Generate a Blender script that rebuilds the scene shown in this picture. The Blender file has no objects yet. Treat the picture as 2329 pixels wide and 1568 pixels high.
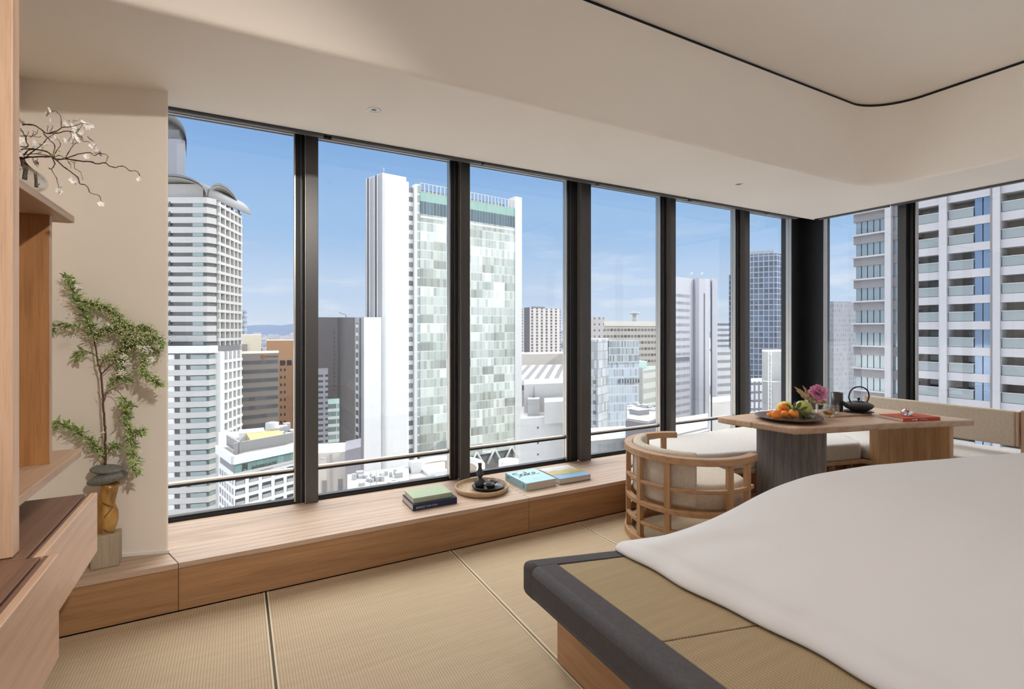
import bpy, bmesh, math, random
from mathutils import Vector, Matrix, noise
random.seed(7)
scn = bpy.context.scene
COL = scn.collection
PI = math.pi

# ------------------------------------------------------------------ camera
CAMZ = 1.3
YAW = math.radians(28.6)
SN, CS = math.sin(YAW), math.cos(YAW)
FPX = 1145.0
cd = bpy.data.cameras.new('camera'); cam = bpy.data.objects.new('camera', cd); COL.objects.link(cam)
cam.location = (0, 0, CAMZ); cam.rotation_euler = (PI/2, 0, -YAW)
cd.sensor_fit = 'HORIZONTAL'; cd.sensor_width = 36; cd.lens = 36*FPX/2329
cd.shift_y = -34/2329; cd.clip_start = .02; cd.clip_end = 20000
scn.camera = cam

# ------------------------------------------------------------------ colour and exposure
vs = scn.view_settings
vs.view_transform = 'Standard'; vs.look = 'None'; vs.gamma = 1; vs.exposure = 0.14
vs.use_curve_mapping = False
scn.cycles.use_denoising = True
scn.cycles.max_bounces = 10; scn.cycles.diffuse_bounces = 6; scn.cycles.transparent_max_bounces = 24
scn.cycles.sample_clamp_indirect = 6
scn.cycles.caustics_reflective = False; scn.cycles.caustics_refractive = False

# ------------------------------------------------------------------ sky and sun
SKY_STRENGTH = 1.0
ROOM_FILL = 16.0
WALL_FILL = 330.0
FILL_CLOUD = 13.0
CLEAR = 1.78
FILL_CLOUD_BACK = 1.7
SUN_STRENGTH = 3.4
SUN_DIR = Vector((.62, -.52, .60)).normalized()
w = bpy.data.worlds.new('world'); scn.world = w; w.use_nodes = True
nt = w.node_tree; N = nt.nodes; L = nt.links; N.clear()
tc = N.new('ShaderNodeTexCoord'); sep = N.new('ShaderNodeSeparateXYZ'); L.new(tc.outputs['Generated'], sep.inputs[0])
rp = N.new('ShaderNodeValToRGB'); rp.color_ramp.interpolation = 'EASE'
el = rp.color_ramp.elements
el[0].position = 0.0; el[0].color = (.66, .76, .90, 1)
el[1].position = .75; el[1].color = (.17, .34, .74, 1)
for p, c in ((.07, (.55, .69, .90)), (.20, (.35, .555, .86)), (.36, (.25, .45, .80))):
    e = el.new(p); e.color = (*c, 1)
L.new(sep.outputs['Z'], rp.inputs[0])
mp = N.new('ShaderNodeMapping'); mp.inputs['Scale'].default_value = (5, 5, 26); L.new(tc.outputs['Generated'], mp.inputs[0])
no = N.new('ShaderNodeTexNoise'); no.inputs['Scale'].default_value = 1.15; no.inputs['Detail'].default_value = 7; no.inputs['Roughness'].default_value = .55
L.new(mp.outputs[0], no.inputs[0])
cr = N.new('ShaderNodeValToRGB'); cr.color_ramp.elements[0].position = .50; cr.color_ramp.elements[1].position = .72; L.new(no.outputs[0], cr.inputs[0])
hz = N.new('ShaderNodeValToRGB'); hz.color_ramp.elements[0].position = .0; hz.color_ramp.elements[0].color = (.9, .9, .9, 1)
hz.color_ramp.elements[1].position = .24; hz.color_ramp.elements[1].color = (0, 0, 0, 1); L.new(sep.outputs['Z'], hz.inputs[0])
mu = N.new('ShaderNodeMath'); mu.operation = 'MULTIPLY'; L.new(cr.outputs[0], mu.inputs[0]); L.new(hz.outputs[0], mu.inputs[1])
mx = N.new('ShaderNodeMix'); mx.data_type = 'RGBA'; L.new(mu.outputs[0], mx.inputs[0]); L.new(rp.outputs[0], mx.inputs[6]); mx.inputs[7].default_value = (.88, .89, .94, 1)
def wm(op, a, b=None, c=None):
    n = N.new('ShaderNodeMath'); n.operation = op
    for i, q in enumerate((a, b, c)):
        if q is None: continue
        if isinstance(q, (int, float)): n.inputs[i].default_value = q
        else: L.new(q, n.inputs[i])
    return n.outputs[0]
def wr(v, a, b_):
    n = N.new('ShaderNodeMapRange'); n.interpolation_type = 'SMOOTHSTEP'; L.new(v, n.inputs[0]); n.inputs[1].default_value = a; n.inputs[2].default_value = b_; return n.outputs[0]
# bright cloud added out of view, above and behind, to light the room
over = wm('MULTIPLY', wr(sep.outputs['Z'], .41, .58), wr(wm('ADD', wm('MULTIPLY', sep.outputs['X'], SN), wm('MULTIPLY', sep.outputs['Y'], CS)), -.15, .25))
behind = wm('MULTIPLY', wr(wm('ADD', wm('MULTIPLY', sep.outputs['X'], -SN), wm('MULTIPLY', sep.outputs['Y'], -CS)), .0, .45), wr(sep.outputs['Z'], -.05, .12))
behind = wm('MAXIMUM', behind, wm('MULTIPLY', wr(sep.outputs['Z'], .41, .58), .8))
cloud = wm('MAXIMUM', over, wm('MULTIPLY', behind, FILL_CLOUD_BACK/FILL_CLOUD))
cn = N.new('ShaderNodeTexNoise'); cn.inputs['Scale'].default_value = 2.2; cn.inputs['Detail'].default_value = 4; L.new(tc.outputs['Generated'], cn.inputs[0])
cs_ = wm('MULTIPLY', cloud, wm('ADD', wm('MULTIPLY', cn.outputs[0], .5), .75))
mx2 = N.new('ShaderNodeMix'); mx2.data_type = 'RGBA'; mx2.clamp_factor = False; L.new(cs_, mx2.inputs[0]); vm = N.new('ShaderNodeVectorMath'); vm.operation = 'SCALE'; vm.inputs['Scale'].default_value = CLEAR; L.new(mx.outputs[2], vm.inputs[0])
L.new(vm.outputs[0], mx2.inputs[6]); mx2.inputs[7].default_value = (FILL_CLOUD, FILL_CLOUD*.99, FILL_CLOUD*.975, 1)
bg = N.new('ShaderNodeBackground'); bg.inputs[1].default_value = SKY_STRENGTH; L.new(mx2.outputs[2], bg.inputs[0])
wo = N.new('ShaderNodeOutputWorld'); L.new(bg.outputs[0], wo.inputs[0])
sd = bpy.data.lights.new('sun', 'SUN'); sd.energy = SUN_STRENGTH; sd.angle = math.radians(.6); sd.color = (1, .965, .90)
so = bpy.data.objects.new('sun', sd); COL.objects.link(so); so.rotation_euler = SUN_DIR.to_track_quat('Z', 'Y').to_euler(); so.location = (30, -30, 60)

# ------------------------------------------------------------------ materials
MATS = {}
def mat(name, color, rough=.6, metal=0.0, spec=.5, **kw):
    if name in MATS: return MATS[name]
    m = bpy.data.materials.new(name); m.use_nodes = True
    b = m.node_tree.nodes['Principled BSDF']
    b.inputs['Base Color'].default_value = (*color, 1); b.inputs['Roughness'].default_value = rough
    b.inputs['Metallic'].default_value = metal; b.inputs['Specular IOR Level'].default_value = spec
    for k, v in kw.items(): b.inputs[k.replace('_', ' ')].default_value = v
    MATS[name] = m
    return m
def nodes(m): return m.node_tree.nodes, m.node_tree.links, m.node_tree.nodes['Principled BSDF']
def coord(m, scale, rot=(0, 0, 0), kind='Object'):
    N, L, b = nodes(m)
    t = N.new('ShaderNodeTexCoord'); p = N.new('ShaderNodeMapping'); p.inputs['Scale'].default_value = scale; p.inputs['Rotation'].default_value = rot
    L.new(t.outputs[kind], p.inputs[0]); return p.outputs[0]
def bump(m, sock, strength=.2, dist=.002):
    N, L, b = nodes(m)
    q = N.new('ShaderNodeBump'); q.inputs['Strength'].default_value = strength; q.inputs['Distance'].default_value = dist
    L.new(sock, q.inputs['Height'])
    if b.inputs['Normal'].links: L.new(b.inputs['Normal'].links[0].from_socket, q.inputs['Normal'])
    L.new(q.outputs[0], b.inputs['Normal'])
def ramp(m, sock, stops):
    N, L, b = nodes(m)
    r = N.new('ShaderNodeValToRGB'); e = r.color_ramp.elements
    e[0].position, e[0].color = stops[0][0], (*stops[0][1], 1); e[1].position, e[1].color = stops[-1][0], (*stops[-1][1], 1)
    for p, c in stops[1:-1]:
        x = e.new(p); x.color = (*c, 1)
    L.new(sock, r.inputs[0]); return r.outputs[0]
def noise_tex(m, vec, scale=1, detail=4, rough=.5, dist=0):
    N, L, b = nodes(m)
    n = N.new('ShaderNodeTexNoise'); n.inputs['Scale'].default_value = scale; n.inputs['Detail'].default_value = detail
    n.inputs['Roughness'].default_value = rough; n.inputs['Distortion'].default_value = dist; L.new(vec, n.inputs[0]); return n.outputs[0]
def mixc(m, fac, a, b_, mode='MIX'):
    N, L, b = nodes(m)
    x = N.new('ShaderNodeMix'); x.data_type = 'RGBA'; x.blend_type = mode
    for s, v in ((0, fac), (6, a), (7, b_)):
        if isinstance(v, (int, float)): x.inputs[s].default_value = v
        elif isinstance(v, tuple): x.inputs[s].default_value = (*v, 1)
        else: L.new(v, x.inputs[s])
    return x.outputs[2]
def wood(name, light, dark, axis='X', scale=1.0, rough=.48, rings=.5, bmp=.25):
    m = mat(name, light, rough)
    if m.get('done'): return m
    m['done'] = 1
    N, L, b = nodes(m)
    s = {'X': (1.2, 26, 26), 'Y': (26, 1.2, 26), 'Z': (26, 26, 1.2)}[axis]
    s2 = {'X': (6, 190, 190), 'Y': (190, 6, 190), 'Z': (190, 190, 6)}[axis]
    s3 = {'X': (.7, 7, 7), 'Y': (7, .7, 7), 'Z': (7, 7, .7)}[axis]
    n1 = noise_tex(m, coord(m, tuple(v*scale for v in s)), 1, 5, .6, .6)
    n2 = noise_tex(m, coord(m, tuple(v*scale for v in s2)), 1, 3, .7)
    wv = N.new('ShaderNodeTexWave'); wv.wave_type = 'RINGS'; wv.rings_direction = axis if axis != 'Z' else 'Z'
    wv.inputs['Scale'].default_value = 1.5; wv.inputs['Distortion'].default_value = 9; wv.inputs['Detail'].default_value = 3; wv.inputs['Detail Scale'].default_value = .8
    L.new(coord(m, tuple(v*scale for v in s3)), wv.inputs[0])
    c1 = ramp(m, n1, [(.32, dark), (.5, tuple((a*.6+d*.4) for a, d in zip(light, dark))), (.68, light)])
    c2 = mixc(m, rings*.6, c1, ramp(m, wv.outputs[0], [(0, dark), (.35, light), (1, tuple(min(1, v*1.08) for v in light))]))
    c3 = mixc(m, .35, c2, ramp(m, n2, [(.38, dark), (.55, light)]))
    L.new(c3, b.inputs['Base Color']); bump(m, n2, bmp, .0006)
    return m
def fabric(name, a, b_, pitch=.004, rough=.9, bmp=.5, rot=(0, 0, 0)):
    m = mat(name, a, rough, spec=.2)
    if m.get('done'): return m
    m['done'] = 1
    N, L, b = nodes(m)
    k = 2*PI/pitch/ (2*PI)
    v = coord(m, (k, k, k), rot)
    ck = N.new('ShaderNodeTexVoronoi'); ck.inputs['Scale'].default_value = 1; L.new(v, ck.inputs[0])
    n = noise_tex(m, coord(m, (60, 60, 60)), 1, 3)
    c = ramp(m, ck.outputs['Distance'], [(.1, a), (.75, b_)])
    L.new(mixc(m, .25, c, ramp(m, n, [(.35, b_), (.65, a)])), b.inputs['Base Color'])
    bump(m, ck.outputs['Distance'], bmp, .0012); return m
def tatami(name, a, b_, pitch=.0105, rotz=0):
    m = mat(name, a, .75, spec=.25)
    if m.get('done'): return m
    m['done'] = 1
    N, L, b = nodes(m)
    v = coord(m, (1/pitch, 1/pitch, 1/pitch), (0, 0, rotz))
    sp = N.new('ShaderNodeSeparateXYZ'); L.new(v, sp.inputs[0])
    def mm(op, x, y=None):
        n = N.new('ShaderNodeMath'); n.operation = op
        for i, q in enumerate((x, y)):
            if q is None: continue
            if isinstance(q, (int, float)): n.inputs[i].default_value = q
            else: L.new(q, n.inputs[i])
        return n.outputs[0]
    rib = mm('ABSOLUTE', mm('SINE', mm('MULTIPLY', sp.outputs['X'], PI)))
    # rush strands cross the ribs; each rib alternates
    st = mm('ABSOLUTE', mm('SINE', mm('ADD', mm('MULTIPLY', sp.outputs['Y'], PI*1.1), mm('MULTIPLY', mm('FLOOR', sp.outputs['X']), PI/2))))
    hgt = mm('MULTIPLY', mm('POWER', rib, .5), mm('ADD', mm('MULTIPLY', st, .35), .65))
    n1 = noise_tex(m, coord(m, (3, 40, 3)), 1, 4, .6)
    n2 = noise_tex(m, coord(m, (1.2, 1.2, 1.2)), 1, 2)
    c = ramp(m, hgt, [(.25, b_), (.8, a)])
    c = mixc(m, .25, c, ramp(m, n1, [(.35, b_), (.7, a)]))
    c = mixc(m, .10, c, ramp(m, n2, [(.4, (.42, .30, .24)), (.6, (.45, .42, .26))]))
    L.new(c, b.inputs['Base Color']); bump(m, hgt, .55, .0015); return m
def facade(name, wall, glass, cw, ch, fw, fh, ou=0, ov=0, vary=.3, rough=.25, mull=0, metal=0.0):
    """window grid laid out in metres along the wall (UV = run, height)"""
    m = mat(name, wall, .75)
    if m.get('done'): return m
    m['done'] = 1
    N, L, b = nodes(m)
    uv = N.new('ShaderNodeUVMap'); sp = N.new('ShaderNodeSeparateXYZ'); L.new(uv.outputs[0], sp.inputs[0])
    def mm(op, x, y=None):
        n = N.new('ShaderNodeMath'); n.operation = op
        for i, q in enumerate((x, y)):
            if q is None: continue
            if isinstance(q, (int, float)): n.inputs[i].default_value = q
            else: L.new(q, n.inputs[i])
        return n.outputs[0]
    U = mm('DIVIDE', mm('ADD', sp.outputs[0], ou), cw); V = mm('DIVIDE', mm('ADD', sp.outputs[1], ov), ch)
    mask = mm('MULTIPLY', mm('LESS_THAN', mm('FRACT', U), fw), mm('LESS_THAN', mm('FRACT', V), fh))
    wn = N.new('ShaderNodeTexWhiteNoise'); wn.noise_dimensions = '2D'
    cb = N.new('ShaderNodeCombineXYZ'); L.new(mm('FLOOR', U), cb.inputs[0]); L.new(mm('FLOOR', V), cb.inputs[1]); L.new(cb.outputs[0], wn.inputs[0])
    g = mixc(m, wn.outputs['Value'], tuple(v*(1-vary) for v in glass), tuple(min(1, v*(1+vary)) for v in glass))
    n = noise_tex(m, coord(m, (.15, .15, .15)), 1, 3)
    wl = mixc(m, .12, wall, ramp(m, n, [(.4, tuple(v*.75 for v in wall)), (.6, tuple(min(1, v*1.1) for v in wall))]))
    L.new(mixc(m, mask, wl, g), b.inputs['Base Color'])
    L.new(mm('SUBTRACT', .75, mm('MULTIPLY', mask, .75-rough)), b.inputs['Roughness'])
    if metal: L.new(mm('MULTIPLY', mask, metal), b.inputs['Metallic'])
    return m

M_plaster = mat('plaster', (.865, .805, .73), .9, spec=.2)
bump(M_plaster, noise_tex(M_plaster, coord(M_plaster, (220, 220, 220)), 1, 4), .05, .001)
M_frame = mat('bronze_black_metal', (.088, .086, .088), .34, .3)
M_frame_d = mat('black_metal', (.018, .018, .020), .45, .3)
M_frame_l = mat('satin_alloy', (.42, .39, .35), .3, .8)
M_white = mat('white_paint', (.82, .80, .76), .5)
OAK_L, OAK_D = (.56, .385, .26), (.36, .215, .125)
M_oakX = wood('oak_along_x', OAK_L, OAK_D, 'X')
M_oakY = wood('oak_along_y', OAK_L, OAK_D, 'Y')
M_oakZ = wood('oak_along_z', OAK_L, OAK_D, 'Z')
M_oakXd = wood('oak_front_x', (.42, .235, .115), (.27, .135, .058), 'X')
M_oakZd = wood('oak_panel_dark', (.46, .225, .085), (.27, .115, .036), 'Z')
M_cab = wood('cabinet_oak', (.74, .51, .36), (.56, .36, .24), 'Y', .8, .4)
M_cabt = wood('cabinet_top_walnut_tone', (.25, .135, .085), (.15, .075, .045), 'Y', 1.2, .5)
M_tat = tatami('tatami_straw', (.545, .425, .285), (.35, .255, .16))
M_tatb = tatami('tatami_bed', (.46, .35, .205), (.27, .19, .10))
M_cush = fabric('cream_weave', (.72, .695, .665), (.56, .53, .50), .005)
M_boucle = fabric('beige_boucle', (.76, .69, .60), (.54, .455, .365), .0036, bmp=.7)
M_bolster = fabric('sand_slub_weave', (.70, .60, .48), (.50, .41, .31), .004)
M_grey = fabric('charcoal_upholstery', (.135, .125, .130), (.085, .080, .085), .002, bmp=.15)
M_linen = mat('white_cotton', (.80, .785, .785), .85, spec=.2)
bump(M_linen, noise_tex(M_linen, coord(M_linen, (9, 9, 9)), 1, 3), .12, .01)
M_blk = mat('black_ceramic', (.020, .018, .018), .38)
M_iron = mat('cast_iron', (.035, .031, .031), .5, .3)
bump(M_iron, noise_tex(M_iron, coord(M_iron, (400, 400, 400)), 1, 2), .3, .001)
def glass_mat(name, tint=(1, 1, 1), refl=1.0, rough=0.0):
    m = bpy.data.materials.new(name); m.use_nodes = True; N = m.node_tree.nodes; L = m.node_tree.links; N.clear()
    t = N.new('ShaderNodeBsdfTransparent'); t.inputs[0].default_value = (*tint, 1)
    g = N.new('ShaderNodeBsdfGlossy'); g.inputs['Roughness'].default_value = rough
    f = N.new('ShaderNodeLayerWeight'); f.inputs[0].default_value = .5
    pw = N.new('ShaderNodeMath'); pw.operation = 'POWER'; pw.inputs[1].default_value = 5; L.new(f.outputs['Facing'], pw.inputs[0])
    mu = N.new('ShaderNodeMath'); mu.operation = 'MULTIPLY_ADD'; mu.inputs[1].default_value = .9; mu.inputs[2].default_value = .035*refl; L.new(pw.outputs[0], mu.inputs[0]); mu.use_clamp = True
    x = N.new('ShaderNodeMixShader'); L.new(mu.outputs[0], x.inputs[0]); L.new(t.outputs[0], x.inputs[1]); L.new(g.outputs[0], x.inputs[2])
    o = N.new('ShaderNodeOutputMaterial'); L.new(x.outputs[0], o.inputs[0]); return m
M_pane = glass_mat('window_glass', (.72, .726, .723), 1.3)
M_thin = glass_mat('thin_clear_glass', (.97, .98, .98), 1.6)
M_page = mat('paper_block', (.70, .62, .53), .8)
_n = noise_tex(M_page, coord(M_page, (1, 1, 700)), 1, 2); _N, _L, _b = nodes(M_page)
_L.new(ramp(M_page, _n, [(.4, (.50, .42, .35)), (.6, (.80, .73, .64))]), _b.inputs['Base Color'])

# ------------------------------------------------------------------ mesh helpers
def add_box(bm, x0, x1, y0, y1, z0, z1, M=None):
    vs_ = [bm.verts.new((x, y, z)) for z in (z0, z1) for x, y in ((x0, y0), (x1, y0), (x1, y1), (x0, y1))]
    if M is not None:
        for v in vs_: v.co = M @ v.co
    for f in ((3, 2, 1, 0), (4, 5, 6, 7), (0, 1, 5, 4), (1, 2, 6, 5), (2, 3, 7, 6), (3, 0, 4, 7)):
        bm.faces.new([vs_[i] for i in f])
def box(*a, M=None):
    bm = bmesh.new(); add_box(bm, *a, M=M); return bm
def add_prism(bm, poly, z0, z1, uv=False):
    n = len(poly)
    a = sum(poly[i][0]*poly[(i+1) % n][1]-poly[(i+1) % n][0]*poly[i][1] for i in range(n))
    if a < 0: poly = poly[::-1]
    lo = [bm.verts.new((p[0], p[1], z0)) for p in poly]; hi = [bm.verts.new((p[0], p[1], z1)) for p in poly]
    sides = [bm.faces.new((lo[i], lo[(i+1) % n], hi[(i+1) % n], hi[i])) for i in range(n)]
    bm.faces.new(hi); bm.faces.new(lo[::-1])
    if uv:
        lay = bm.loops.layers.uv.verify(); run = 0
        for i, f in enumerate(sides):
            ln = (Vector(poly[(i+1) % n][:2])-Vector(poly[i][:2])).length
            for lp, (u, v) in zip(f.loops, ((run, z0), (run+ln, z0), (run+ln, z1), (run, z1))): lp[lay].uv = (u, v)
            run += ln
def prism(poly, z0, z1, uv=False):
    bm = bmesh.new(); add_prism(bm, poly, z0, z1, uv); return bm
def add_tube(bm, pts, rad, seg=8, cap=True):
    pts = [Vector(p) for p in pts]; n = len(pts)
    if not hasattr(rad, '__len__'): rad = [rad]*n
    rings = []; up = None
    for i, p in enumerate(pts):
        d = (pts[min(i+1, n-1)]-pts[max(i-1, 0)])
        if d.length < 1e-9: d = Vector((0, 0, 1))
        d.normalize()
        if up is None:
            up = d.orthogonal().normalized()
        else:
            up = (up-d*up.dot(d))
            up = up.normalized() if up.length > 1e-6 else d.orthogonal().normalized()
        s = d.cross(up)
        rings.append([bm.verts.new(p+(up*math.cos(2*PI*k/seg)+s*math.sin(2*PI*k/seg))*rad[i]) for k in range(seg)])
    for a, b in zip(rings, rings[1:]):
        for k in range(seg):
            f = bm.faces.new((a[k], a[(k+1) % seg], b[(k+1) % seg], b[k])); f.smooth = True
    if cap:
        bm.faces.new(rings[0][::-1]); bm.faces.new(rings[-1])
def tube(pts, rad, seg=8):
    bm = bmesh.new(); add_tube(bm, pts, rad, seg); return bm
def add_lathe(bm, prof, seg=32, M=None, closed=False):
    rings = []
    for r, z in prof:
        if r < 1e-6: v = bm.verts.new((0, 0, z)); rings.append([v])
        else: rings.append([bm.verts.new((r*math.cos(2*PI*k/seg), r*math.sin(2*PI*k/seg), z)) for k in range(seg)])
    for a, b in zip(rings, rings[1:]):
        for k in range(seg):
            k2 = (k+1) % seg
            if len(a) == 1 and len(b) == 1: continue
            if len(a) == 1: f = bm.faces.new((a[0], b[k2], b[k]))
            elif len(b) == 1: f = bm.faces.new((a[k], a[k2], b[0]))
            else: f = bm.faces.new((a[k], a[k2], b[k2], b[k]))
            f.smooth = True
    if M is not None:
        for rg in rings:
            for v in rg: v.co = M @ v.co
def lathe(prof, seg=32, M=None):
    bm = bmesh.new(); add_lathe(bm, prof, seg, M); return bm
def add_arc(bm, r, z, a0, a1, wr, hz, seg=36, ext=0, cx=0, cy=0):
    """bar of section wr (radial) x hz bent along an arc, ends run on straight by ext"""
    P = []
    for i in range(seg+1):
        a = a0+(a1-a0)*i/seg
        P.append((Vector((cx+r*math.cos(a), cy+r*math.sin(a))), Vector((math.cos(a), math.sin(a)))))
    if ext:
        t0 = Vector((math.sin(a0), -math.cos(a0))); t1 = Vector((-math.sin(a1), math.cos(a1)))
        P = [(P[0][0]+t0*ext, P[0][1])]+P+[(P[-1][0]+t1*ext, P[-1][1])]
    rings = []
    for c, n in P:
        i_, o_ = c-n*wr/2, c+n*wr/2
        rings.append([bm.verts.new((*o_, z)), bm.verts.new((*o_, z+hz)), bm.verts.new((*i_, z+hz)), bm.verts.new((*i_, z))])
    for a, b in zip(rings, rings[1:]):
        for k in range(4): bm.faces.new((a[k], b[k], b[(k+1) % 4], a[(k+1) % 4]))
    bm.faces.new(rings[0]); bm.faces.new(rings[-1][::-1])
def blob(rx, ry, rz, seg=24, rings=14, amp=0, freq=3, seed=0):
    bm = bmesh.new(); bmesh.ops.create_uvsphere(bm, u_segments=seg, v_segments=rings, radius=1)
    for v in bm.verts:
        k = 1+amp*noise.noise(Vector(v.co)*freq+Vector((seed, seed, 0)))
        v.co = Vector((v.co.x*rx, v.co.y*ry, v.co.z*rz))*k
    for f in bm.faces: f.smooth = True
    return bm
def obj(name, bm, m, parent=None, loc=(0, 0, 0), rot=(0, 0, 0), bev=0, seg=2, world=False, smooth=False):
    if smooth:
        for f in bm.faces: f.smooth = True
    bmesh.ops.recalc_face_normals(bm, faces=bm.faces[:])
    me = bpy.data.meshes.new(name); bm.to_mesh(me); bm.free()
    o = bpy.data.objects.new(name, me); COL.objects.link(o)
    if m is not None: me.materials.append(m)
    o.location = loc; o.rotation_euler = rot
    if parent is not None:
        o.parent = parent
        if world:      # mesh made in world metres under an unrotated thing
            q = parent; t = Vector()
            while q is not None: t += q.location; q = q.parent
            o.location = -t
    if bev:
        b = o.modifiers.new('bevel', 'BEVEL'); b.width = bev; b.segments = seg; b.limit_method = 'ANGLE'; b.angle_limit = math.radians(35)
        b.harden_normals = False
    return o
def tag(o, label=None, cat=None, group=None, kind=None):
    if label: o['label'] = label
    if cat: o['category'] = cat
    if group: o['group'] = group
    if kind: o['kind'] = kind
    return o
def thing(name, label, cat, loc=(0, 0, 0), rotz=0, group=None, kind=None):
    o = bpy.data.objects.new(name, None); COL.objects.link(o); o.empty_display_size = .1
    o.location = loc; o.rotation_euler = (0, 0, rotz)
    return tag(o, label, cat, group, kind)
def struct(name, bm, m, **kw):
    o = obj(name, bm, m, **kw)
    if kw.get('parent') is None: o['kind'] = 'structure'
    return o
def text(name, body, m, parent, loc, rot, size, ext=.0002, align='LEFT', sx=1):
    c = bpy.data.curves.new(name, 'FONT'); c.body = body; c.size = size; c.extrude = ext; c.align_x = align; c.align_y = 'CENTER'
    tmp = bpy.data.objects.new('lettering_curve', c); COL.objects.link(tmp); bpy.context.view_layer.update()
    me = bpy.data.meshes.new_from_object(tmp.evaluated_get(bpy.context.evaluated_depsgraph_get())); bpy.data.objects.remove(tmp)
    o = bpy.data.objects.new(name, me); COL.objects.link(o); me.materials.clear(); me.materials.append(m); o.parent = parent
    o.location = loc; o.rotation_euler = rot; o.scale = (sx, 1, 1); return o
def P(px, t):
    """plan position seen in photo column px at depth t"""
    u = (px-1164.5)/FPX
    return Vector((t*(SN+CS*u), t*(CS-SN*u)))
def H(y, t): return CAMZ-(y-750)/FPX*t
def P3(px, y, t):
    p = P(px, t); return Vector((p.x, p.y, H(y, t)))

def dense(pts, n):
    pts = [Vector(p) for p in pts]; out = []
    for i in range(len(pts)-1):
        p0, p1, p2, p3 = pts[max(i-1, 0)], pts[i], pts[i+1], pts[min(i+2, len(pts)-1)]
        for k in range(n):
            t = k/n; out.append(.5*((2*p1)+(-p0+p2)*t+(2*p0-5*p1+4*p2-p3)*t*t+(-p0+3*p1-3*p2+p3)*t**3))
    out.append(pts[-1]); return out

# ================================================================== ROOM SHELL
CZ, UZ = 2.452, 3.10
GY, GX = 3.40, 5.56          # glass planes
HEAD = 2.512
struct('floor', box(-.87, 5.6, -4.2, 3.45, -.30, -.03), mat('floor_screed', (.35, .30, .25), .9))
# lower ceiling ring with a rounded inner corner, its fascia and the raised ceiling
def inner_path(off=0, r=.34):
    X, Y = 4.61+off, 2.205+off; rr = r+off; pts = [(-.95, Y)]
    for i in range(17):
        a = PI/2-PI/2*i/16; pts.append((X-rr+rr*math.cos(a), Y-rr+rr*math.sin(a)))
    pts.append((X, -4.2)); return pts
def ceiling_bm():
    bm = bmesh.new(); rows = []
    for off, z in ((0, UZ-.02), (0, CZ+.030), (.003, CZ+.014), (.010, CZ+.004), (.024, CZ)):
        rows.append([bm.verts.new((x, y, z)) for x, y in inner_path(off)])
    n = len(rows[0]); outer = []
    for i, (x, y) in enumerate(inner_path(.024)):
        if i == 0: outer.append(bm.verts.new((-.95, 3.115, CZ)))
        elif i < 9: outer.append(bm.verts.new((min(x+(5.265-4.634)*(i/9.), 5.265), 3.115, CZ)))
        elif i == 9: outer.append(bm.verts.new((5.265, 3.115, CZ)))
        elif i < n-1: outer.append(bm.verts.new((5.265, 3.115-(3.115-1.86)*(i-9)/(n-11) if n > 11 else y, CZ)))
        else: outer.append(bm.verts.new((5.265, -4.2, CZ)))
    rows.append(outer)
    for ri, (a, b) in enumerate(zip(rows, rows[1:])):
        for i in range(n-1):
            f = bm.faces.new((a[i], a[i+1], b[i+1], b[i])); f.smooth = ri < 4
    return bm
struct('ceiling', ceiling_bm(), M_plaster)
# the far side of the lower ceiling turns up into the blind pocket
bm = bmesh.new(); add_box(bm, -1.2, 5.31, 3.115, 3.125, CZ, 2.62); add_box(bm, 5.265, 5.275, -4.2, 3.125, CZ, 2.62); struct('trim_1', bm, M_white)
bm = bmesh.new(); add_box(bm, -1.2, 5.7, 3.12, 3.46, 2.60, 2.66); add_box(bm, 5.27, 5.7, -4.2, 3.2, 2.60, 2.66); struct('trim_2', bm, M_frame_d)
# raised ceiling, split from the fascia by a dark shadow gap
def pathprism(off, z0, z1):
    pts = [(x, y) for x, y in inner_path(off)]; return prism(pts+[(-.95, -4.2)], z0, z1)
struct('ceiling_raised', pathprism(.004, UZ, UZ+.08), M_plaster)
bm = bmesh.new(); rr = [[bm.verts.new((x, y, z)) for x, y in inner_path(.006)] for z in (UZ-.021, UZ)]
for i in range(len(rr[0])-1): bm.faces.new((rr[0][i], rr[0][i+1], rr[1][i+1], rr[1][i]))
struct('trim_3', bm, M_frame_d)
bm = bmesh.new(); rr = [[bm.verts.new((x, y, UZ-.0205)) for x, y in inner_path(o)] for o in (0, .008)]
for i in range(len(rr[0])-1): bm.faces.new((rr[0][i], rr[0][i+1], rr[1][i+1], rr[1][i]))
struct('trim_4', bm, M_plaster)

# left walls
wl = prism([(-.293, 2.93), (-.8655, 3.0945), (-1.1, 3.0945), (-1.1, 3.6), (-.46, 3.6), (-.385, 3.36)], -.02, 2.60)
struct('wall_far_left', wl, M_plaster, bev=.012, seg=4)
struct('wall_left', box(-1.05, -.87, -1.3, 3.12, -.1, 3.2), M_plaster)
struct('baseboard_left', prism([(-.288, 2.922), (-.8655, 3.086), (-.8655, 3.0945), (-.293, 2.93)], .222, .236), M_white)
# right wall behind the camera's side: windows run on, then solid
struct('wall_left_added_header', box(-1.05, -.87, -4.2, -1.3, 2.25, 3.2), M_plaster)  # unseen header added to keep light from the side opening off the fascia
struct('wall_back', box(-1.05, 5.7, -4.35, -4.2, -.1, 3.2), M_plaster)
struct('wall_right', box(5.45, 5.75, -4.2, -1.80, -.1, 2.66), M_plaster)

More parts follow.
